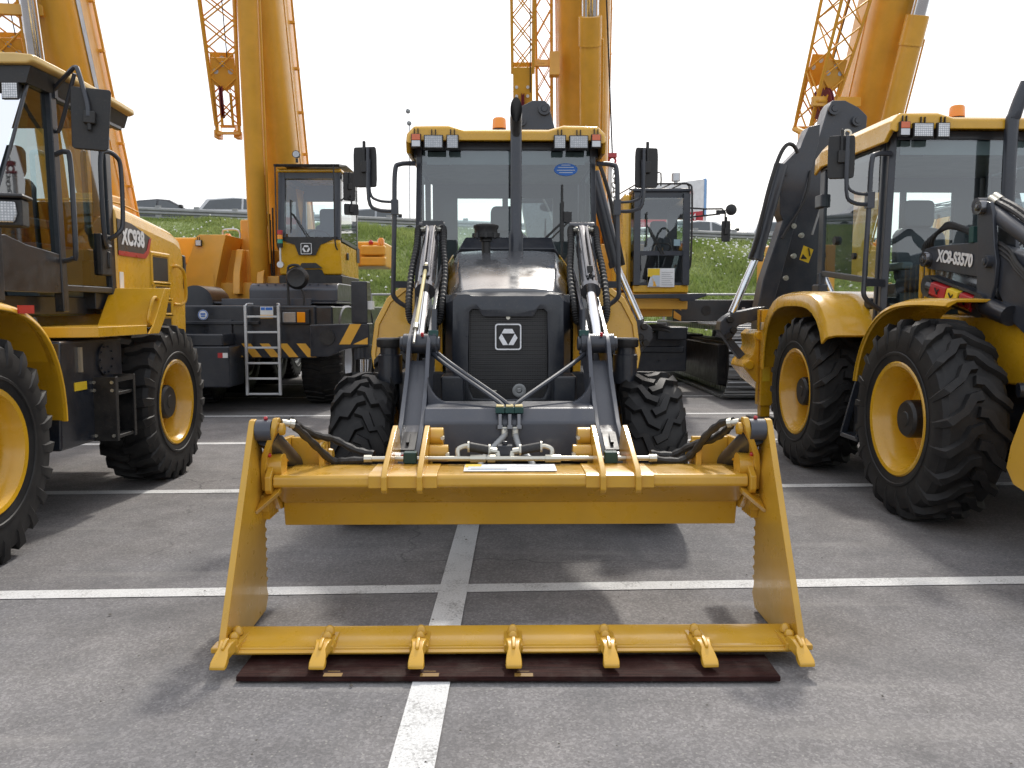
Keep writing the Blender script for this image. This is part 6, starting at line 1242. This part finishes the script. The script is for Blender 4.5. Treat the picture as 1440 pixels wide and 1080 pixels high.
    for k in range(3):
        a1, b1_ = ft+ju*.17-jv*.2+jax*.3*k, ft+ju*.17+jv*.2+jax*.3*(k+1); strut(g, 'lacing_bar', a1, b1_, .014, ORA); strut(g, 'lacing_bar', a1-ju*.34, b1_-ju*.34, .014, ORA)
    m = MB(); m.lathe([(-.03, .05), (-.03, .25), (-.015, .25), (0, .21), (.015, .25), (.03, .25), (.03, .05)], ft+jax*.4-jv*.02-Vector((0, .2, 0)), ju, 28); ob('sheave', m, ROPE, g)
    for k in (-1, 1): strut(g, 'sheave_guard', ft+ju*k*.08-jv*.3+jax*.15, ft+ju*k*.08-jv*.3+jax*.65, .022, ORA)
    for s in (-1, 1): m = MB(); p = ft+ju*s*.15-jax*.02; m.cyl(p-jv*.15, p+jv*.22, .05); m.box(p.x-.04, p.x+.04, p.y-.1, p.y+.1, p.z-.12, p.z); ob('jib_lug', m, ORA, g)
    strut(g, 'hoist_rope', ft+jax*.6+ju*.08, ft+jax*3+ju*.06, .008, BLK)
    if bracket:
        h0 = j0+jax*bracket
        m = MB(); e0, e1 = h0-ju*.34-jv*.3, h0+ju*.55-jv*.3; m.bar(e0, e1, .07, .15); m.bar(e0+Vector((.08, -.05, 0)), e1+Vector((-.3, -.05, 0)), .02, .04); ob('jib_bracket', m, ORA, bo, bev=.01)
        if brace: m = MB(); m.bar(e0+Vector((0, 0, -.45)), e1+Vector((.1, 0, -1.05)), .06, .16); m.bar(e0+Vector((0, 0, -.45)), e0, .06, .1); ob('jib_brace', m, ORA, bo, bev=.01)
    return t, bo, u, v, a_, b0, b1
mobile_crane('yellow mobile crane with its cab, hazard striped carrier and ladder in view', 0, 0)
t, bo, u, v, ax, b0, b1 = mobile_crane('yellow mobile crane whose boom and bright ram rise behind the wheel loader cab', -2.72, -.95, cab=False, roddy=.47, bracket=1.42, brace=True)
# engine cover, railing and valve bank seen over the wheel loader's engine cover
m = MB(); m.box(-.5, .75, -.2, 2.2, 1.6, 2.75); m.prism([(.75, 1.6), (.75, 2.7), (1.05, 2.45), (1.15, 1.6)], 'xz', -.1, 1.5); m.box(.1, .62, .2, .9, 2.75, 3.25); ec = ob('engine_housing', m, ORA, t, bev=.04)
m = MB()
for z in (2.9, 3.08): m.tube([(-.3, -.25, z), (.8, -.25, z), (1.0, .4, z-.1)], .016, 6, 3)
for x in (-.2, .25, .72): m.cyl((x, -.25, 2.7), (x, -.25, 3.08), .014, n=6)
ob('hand_rail', m, ORA, ec)
m = MB(); m.box(.8, .95, .0, .4, 2.48, 2.62); m.box(1.3, 1.4, .1, .3, 1.7, 2.72); vb = ob('valve_bank', m, ORA, ec, bev=.01)
for k in range(4): m = MB(); m.cyl((.98+.08*k, .15, 2.3), (.98+.08*k, .15, 2.62-.04*k), .026, n=8); m.bar((.95, .1, 2.42-.02*k), (1.35, .1, 2.45-.05*k), .03, .04); ob('valve_spool', m, ORA, vb)
m = MB(); m.tube([(1.35, .1, 2.5), (1.48, .05, 2.45), (1.55, .05, 2.3), (1.56, .1, 2.0)], .03, 8, 4); ob('hose', m, HOSE, vb)
m = MB(); m.prism([(.42, 2.5), (.42, 2.75), (.6, 2.78), (.8, 2.62), (.8, 2.5)], 'xz', -.3, -.26); ob('engine_hatch', m, GALV, ec)
t, *_ = mobile_crane('yellow mobile crane whose boom rises behind the right-hand backhoe loader', 9.92, .1, cab=False, roddy=.64, bracket=.42, wid=.74, jx=-.46, bx=-.2)
cb = crane_cab(t, 1.0, 1.8, -.4, 1.55, 3.1, 1.4, 'plain'); roof_rail(cb, 1.0, -.4, 3.1, 1)
m = MB(); m.tube([(1.8, -.4, 2.95), (1.9, -.42, 3.05), (2.02, -.42, 3.0), (2.02, -.42, 2.9)], .014, 6, 3); ma = ob('mirror_arm', m, BLK, cb); m = MB(); m.lathe([(0, .02), (0, .08), (.02, .15), (.04, .15), (.04, .01)], (2.03, -.45, 2.85), (0, 1, 0), 22); ob('round_mirror', m, GREYP, ma)
m = MB(); m.box(-1.2, -.95, -.3, .3, 2.3, 2.42); ob('blue_band', m, BLUEP, t)

# boom side stripe and brackets on the crane at the far left
def side_strip(par, p0, p1, u, v, off, w_, d, mt, nm):
    m = MB(); a, b = p0+u*off, p1+u*off; m.bar(a, b, .006, d, v); return ob(nm, m, mt, par)
pa, pb = b0+(b1-b0)*.15, b0+(b1-b0)*1.3
st = side_strip(bo, pa+v*.1, pb+v*.1, u, v, .318, .006, .12, PALEB, 'side_stripe')
# ================================================================ telescopic crawler crane
CO = Vector((1.75, 15.0, 0))
cc = thing('crawler_crane', 'yellow telescopic crane on dark crawler tracks with its cab right of the middle backhoe loader', 'crawler crane', CO)
def cl(px, py, Y): return at(px, py, Y)-CO
def shoe_mesh():
    m = MB(); m.prism([(-.088, 0), (.088, 0), (.088, .03), (.075, .03), (.065, .05), (.05, .05), (.04, .03), (-.02, .03), (-.03, .05), (-.045, .05), (-.055, .03), (-.088, .03)], 'yz', -.4, .4)
    for x in (-.12, .12): m.box(x-.05, x+.05, -.085, .085, -.09, .002)
    return mesh_of(m, SHOE, 30, 'track_shoe')
SH = shoe_mesh()
y0, y1, rr = -.85, 5.2, .575
for s in (-1, 1):
    tr = bpy.data.objects.new('crawler_track', None); C.objects.link(tr); tr.parent = cc; tr.location = (s*2.15, 0, 0); tr.empty_display_size = .3
    Ls = y1-y0; tot = 2*Ls+2*PI*rr; n = int(tot/.212)
    for k in range(n):
        d = tot*k/n
        if d < Ls: p, a = (0, y0+d, 2*rr), 0
        elif d < Ls+PI*rr: q = (d-Ls)/rr; p, a = (0, y1+rr*math.sin(q), rr+rr*math.cos(q)), -q
        elif d < 2*Ls+PI*rr: p, a = (0, y1-(d-Ls-PI*rr), 0), PI
        else: q = (d-2*Ls-PI*rr)/rr; p, a = (0, y0-rr*math.sin(q), rr-rr*math.cos(q)), PI-q
        ob('track_shoe', SH, None, tr, loc=(0, p[1], p[2]+.06), rot=(a, 0, 0))
    m = MB(); m.box(-.22, .22, y0+.2, y1-.2, .28, .95); m.box(-.3, -.22, y0+.6, y1-.6, .2, .5); m.box(.22, .3, y0+.6, y1-.6, .2, .5); m.box(-.36, .36, y0+.35, y1-.35, .2, .9); ob('track_frame', m, BLK, tr, bev=.02)  # widest black box added to darken the track's shaded inner side
    for y in (y0, y1): m = MB(); m.lathe([(-.12, .3), (-.12, .5), (.12, .5), (.12, .3), (.16, .2), (.16, .01)], (0, y, rr+.06), (1, 0, 0), 26); ob('idler', m, NAVY, tr)
    for k in range(7): m = MB(); m.lathe([(-.18, .1), (-.18, .17), (-.1, .17), (-.09, .13), (.09, .13), (.1, .17), (.18, .17), (.18, .1)], (0, y0+.9+.7*k, .32), (1, 0, 0), 16); ob('roller', m, NAVY, tr)
m = MB(); m.box(-2.2, 2.2, 2.4, 4.2, .45, 1.0); m.box(-1.3, 1.3, -.3, 4.0, .42, 1.12); m.box(.3, 1.25, -.35, -.3, .75, .86); m.box(.75, 1.25, -.55, .3, .98, 1.2); m.cyl((0, 2, 1.15), (0, 2, 1.45), .9, n=32); cb = ob('carbody', m, NAVY, cc, bev=.03)
for k in range(2): m = MB(); m.tube([(.1, -.3, 1.1-.06*k), (.4, -.5, 1.2-.06*k), (.8, -.55, 1.22-.06*k), (1.05, -.5, 1.12-.05*k)], .028, 8, 5); ob('hose', m, HOSE, cb)
m = MB(); m.box(1.28, 4.0, .9, 1.6, 1.28, 1.68); bw = ob('carbody_weight', m, NAVY, cc, bev=.02)
m = MB()
for k in range(2): z = 1.28+.2*k; m.prism([(1.29, z+.06), (1.29, z+.2), (1.43, z+.1), (1.43, z)], 'xz', .894, .898)
ob('hazard_stripes', m, ORA, bw)
m = MB(); m.cyl((1.9, .899, 1.48), (1.9, .88, 1.48), .09, n=24); ob('weight_plug', m, BLK, bw)
for x, z, h in ((2.45, 1.36, .1), (2.6, 1.42, .12)): m = MB(); m.box(x-.03, x+.03, .894, .898, z, z+h); ob('white_sticker', m, WHITE, bw)
# superstructure
m = MB(); m.box(-1.4, .7, -.6, 4.2, 1.5, 2.6); m.prism([(-.2, 1.5), (.05, 2.9), (.7, 3.3), (1.6, 3.2), (2.4, 2.2), (2.4, 1.5)], 'yz', -.1, .0); m.prism([(-.2, 1.5), (.05, 2.9), (.7, 3.3), (1.6, 3.2), (2.4, 2.2), (2.4, 1.5)], 'yz', -1.0, -.9); m.box(-.3, .85, -1.2, 2.0, 1.45, 1.62); ob('superstructure', m, ORA, cc, bev=.02)
m = MB(); m.box(-.9, 1.15, 3.6, 5.0, 1.6, 2.9); ob('counterweight', m, ORA, cc, bev=.05)
cab = crane_cab(cc, .2, 1.07, -1.7, 1.95, 3.52, 1.5, 'crawler')
m = MB(); m.box(-.05, 1.02, -1.66, .0, 1.5, 1.76); m.box(-.1, .85, -1.3, .2, 1.38, 1.57); ob('cab_mount', m, ORA, cc, bev=.02)
m = MB(); m.prism([(.03, 1.67), (.03, 1.73), (1.28, 1.75), (1.28, 1.71), (1.06, 1.63), (.88, 1.63), (.86, 1.67)], 'xz', -1.82, -1.7); ob('catwalk', m, GRY, cc, bev=.01)
m = MB(); m.prism([(-1.6, 1.95), (-1.3, 2.6), (-.9, 3.3), (-.7, 3.4), (.1, 3.4), (.1, 1.95)], 'yz', -.02, .185); ob('cab_side', m, YEL, cc, bev=.04, loc=(-.05, 0, -.15))
m = MB(); m.loft([[(-.06-.0, y, z) for y, z in ((-1.55, 2.0), (-1.62, 2.3), (-1.5, 2.62), (-1.35, 2.66), (-1.1, 2.3), (-1.1, 2.0))], [(.1, y, z) for y, z in ((-1.65, 2.0), (-1.72, 2.3), (-1.6, 2.6), (-1.35, 2.66), (-1.1, 2.3), (-1.1, 2.0))]]); ob('side_cover', m, YEL, cc, bev=.03, loc=(-.05, 0, -.15))
# guard rail on the cab roof, lamp
m = MB()
for y in (-1.65, -1.0, -.4): m.tube([(.22, y, 3.5), (.22, y, 3.62), (1.02, y, 3.62), (1.06, y, 3.58), (1.06, y, 3.4)], .014, 6)
for x in (.25, .42, .6, .78, .95): m.cyl((x, -1.65, 3.62), (x-.12, -.4, 3.63), .011, n=6)
m.tube([(.5, -1.4, 3.62), (.5, -1.4, 3.74), (.56, -1.4, 3.82), (.66, -1.4, 3.82), (.66, -1.4, 3.62)], .012, 6, 2); m.tube([(1.07, -1.7, 2.3), (1.09, -1.74, 2.5), (1.09, -1.74, 3.45), (1.05, -1.7, 3.6), (.95, -1.66, 3.62)], .016, 6, 3)
ob('roof_rail', m, BLK, cab)
m = MB(); m.cyl((.88, -1.5, 3.62), (.88, -1.5, 3.68), .03); m.cyl((.88, -1.5, 3.68), (.88, -1.5, 3.8), .07, n=16); ob('roof_lamp', m, LENS, cab)
# mirrors
m = MB(); m.tube([(1.07, -1.7, 3.24), (1.3, -1.75, 3.22), (1.55, -1.78, 3.22), (1.6, -1.78, 3.16), (1.6, -1.78, 2.95)], .013, 6); m.tube([(1.07, -1.7, 3.1), (1.3, -1.75, 3.12), (1.52, -1.78, 3.14)], .013, 6); m.box(1.26, 1.28, -1.765, -1.74, 3.12, 3.22); m.box(1.46, 1.6, -1.79, -1.76, 3.14, 3.2); ma = ob('mirror_arm', m, BLK, cab)
m = MB(); m.lathe([(0, .02), (0, .05), (.02, .085), (.04, .085), (.04, .01)], (1.68, -1.85, 3.2), (0, 1, 0), 22); ob('round_mirror', m, BLK, ma)
mirror_panel(cab, (1.6, -1.85, 2.87), .14, .32, 0)
# information board in the lower cab window
m = MB(); m.box(.42, .84, -1.725, -1.71, 2.02, 2.31); bd = ob('information_board', m, WPRINT, cab)
m = MB(); m.box(.425, .61, -1.729, -1.7255, 2.18, 2.305); m.prism([(.42, 2.02), (.42, 2.18), (.5, 2.305), (.425, 2.305)], 'xz', -1.7292, -1.726); ob('board_yellow_print', m, YPRINT, bd)
m = MB(); m.prism([(.43, 2.03), (.61, 2.03), (.61, 2.2), (.5, 2.2)], 'xz', -1.733, -1.7295); ob('board_photo_print', m, PALEB, bd); m = MB(); m.prism([(.5, 2.03), (.56, 2.03), (.53, 2.12)], 'xz', -1.736, -1.7335); m.bar((.52, -1.735, 2.05), (.5, -1.735, 2.15), .003, .01); ob('board_photo_print', m, ORA, bd)
m = MB()
for k in range(7): m.box(.64, .82-.02*(k % 3), -1.729, -1.7255, 2.05+.032*k, 2.058+.032*k)
ob('board_text_lines', m, GREYP, bd)
m = MB(); m.box(.83, .93, -1.686, -1.682, 2.66, 2.76); ob('window_sticker', m, PALEB, cab)
for o in (cab,): o.location = (-.05, 0, -.17)
# boom, ram, side lattice
c0, c1 = cl(819, 185, 14.9), cl(820, 0, 14.0); cx_ = c1-c0
bm, u, v, ax = boom(cc, c0-cx_*1.6, c0+cx_*2.1, .87, 1.0)
q0, q1 = cl(829, 300, 14.6), cl(830, 22, 13.2); qd = q1-q0
rm = ram(cc, q0-qd*.5, q0+qd*1.7, .165, 1.5/2.2, .13)
L1, cp, lu, lv, lax = lattice(cc, cl(735, 100, 13.9), cl(735, 0, 13.4)+(cl(735, 0, 13.4)-cl(735, 100, 13.9))*1.3, .33, .36, .35, .36, 0, 6, .024, .011)
pf = cl(735, 152, 14.15)
for s in (-1, 1):
    m = MB(); w_ = [pf+lv*s*.17+lu*x+lax*y for x, y in ((-.155, .1), (-.155, .68), (.155, .68), (.155, .1), (.1, -.05), (-.1, -.05))]; m.loft([w_, [p+lv*.02 for p in w_]]); ob('end_plate', m, ORA, L1)
m = MB()
for x in (-.1, .08):
    for y in (.1, .24, .38): p = pf-lv*.18+lu*x+lax*y; m.cyl(p-lv*.01, p+lv*.002, .025, n=12)
ob('plate_hole', m, WHITE, L1)
m = MB(); m.lathe([(-.025, .04), (-.025, .2), (0, .17), (.025, .2), (.025, .04)], pf+lax*.1-lv*.1, lu, 24); ob('sheave', m, ROPE, L1)
strut(L1, 'hoist_rope', pf+lu*.12+lax*.3-lv*.2, pf+lu*.1+lax*3-lv*.2, .008, BLK)
L2, *_ = lattice(cc, cl(766, 200, 14.7), cl(764, 0, 13.9)+(cl(764, 0, 13.9)-cl(766, 200, 14.7))*.7, .24, .27, .3, .3, 0, 9, .02, .009)
m = MB(); a, b = cl(748, 89, 13.9), cl(783, 89, 13.9); m.bar(a, b, .08, .1); m.box(b.x-.12, b.x+.04, b.y-.1, b.y+.1, b.z-.2, b.z+.16); m.bar(a+Vector((.1, -.045, 0)), b-Vector((.2, .045, 0)), .004, .03); bk = ob('jib_bracket', m, ORA, bm, bev=.01)
# hoist line, shackle and stowed chain right of the boom
h0, h1 = cl(853, 5, 13.2), cl(861, 226, 14.1)
strut(cc, 'hoist_rope', h1+Vector((-.0, 0, .1)), h0+(h0-h1)*.6, .012, BLK)
m = MB(); tor(m, h1, .055, .018, (0, 1, 0), 18); m.box(h1.x-.07, h1.x+.07, h1.y-.04, h1.y+.04, h1.z+.05, h1.z+.12); m.cyl(h1+Vector((-.1, 0, -.06)), h1+Vector((.08, 0, -.06)), .022); sk_ = ob('shackle', m, RED, cc)
m = MB(); m.cyl(h1+Vector((-.03, .05, -1.3)), h1+Vector((-.03, .05, -.05)), .035, n=10); ob('rope_end_post', m, WHITE, cc)
lm = MB(); rings = []
for k in range(16):
    a = 2*PI*k/16; d = Vector((math.cos(a)*.03, 0, math.sin(a)*.03+(.022 if math.sin(a) > 0 else -.022))); nd = Vector((math.cos(a), 0, math.sin(a)))
    rings.append([d+nd*.009*math.cos(q)+Vector((0, 1, 0))*.009*math.sin(q) for q in (2*PI*j/6 for j in range(6))])
lm.loft(rings+[rings[0]], cap=False); LK = mesh_of(lm, GALV, name='chain_link')
for k in range(17): ob('chain_link', LK, None, sk_, loc=h1+Vector((.035+.008*math.sin(k*.9), -.02, -.1-.075*k)), rot=(0, .15*math.sin(k), PI/2*(k % 2)))
# ---------------------------------------------------------------- plank under the bucket teeth
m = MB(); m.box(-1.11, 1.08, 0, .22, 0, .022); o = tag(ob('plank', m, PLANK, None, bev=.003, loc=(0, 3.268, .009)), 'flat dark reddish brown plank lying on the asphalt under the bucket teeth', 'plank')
m = MB()
for x in (-.72, -.33, .05): m.box(x-.04, x+.035, -.0008, .03, .0225, .0235); m.box(x-.03, x+.02, .045, .05, .0225, .0235)
ob('paint_scrape', m, paint('scraped_yellow', (.22, .12, .02), .6, 0, .4), o, smooth=0)
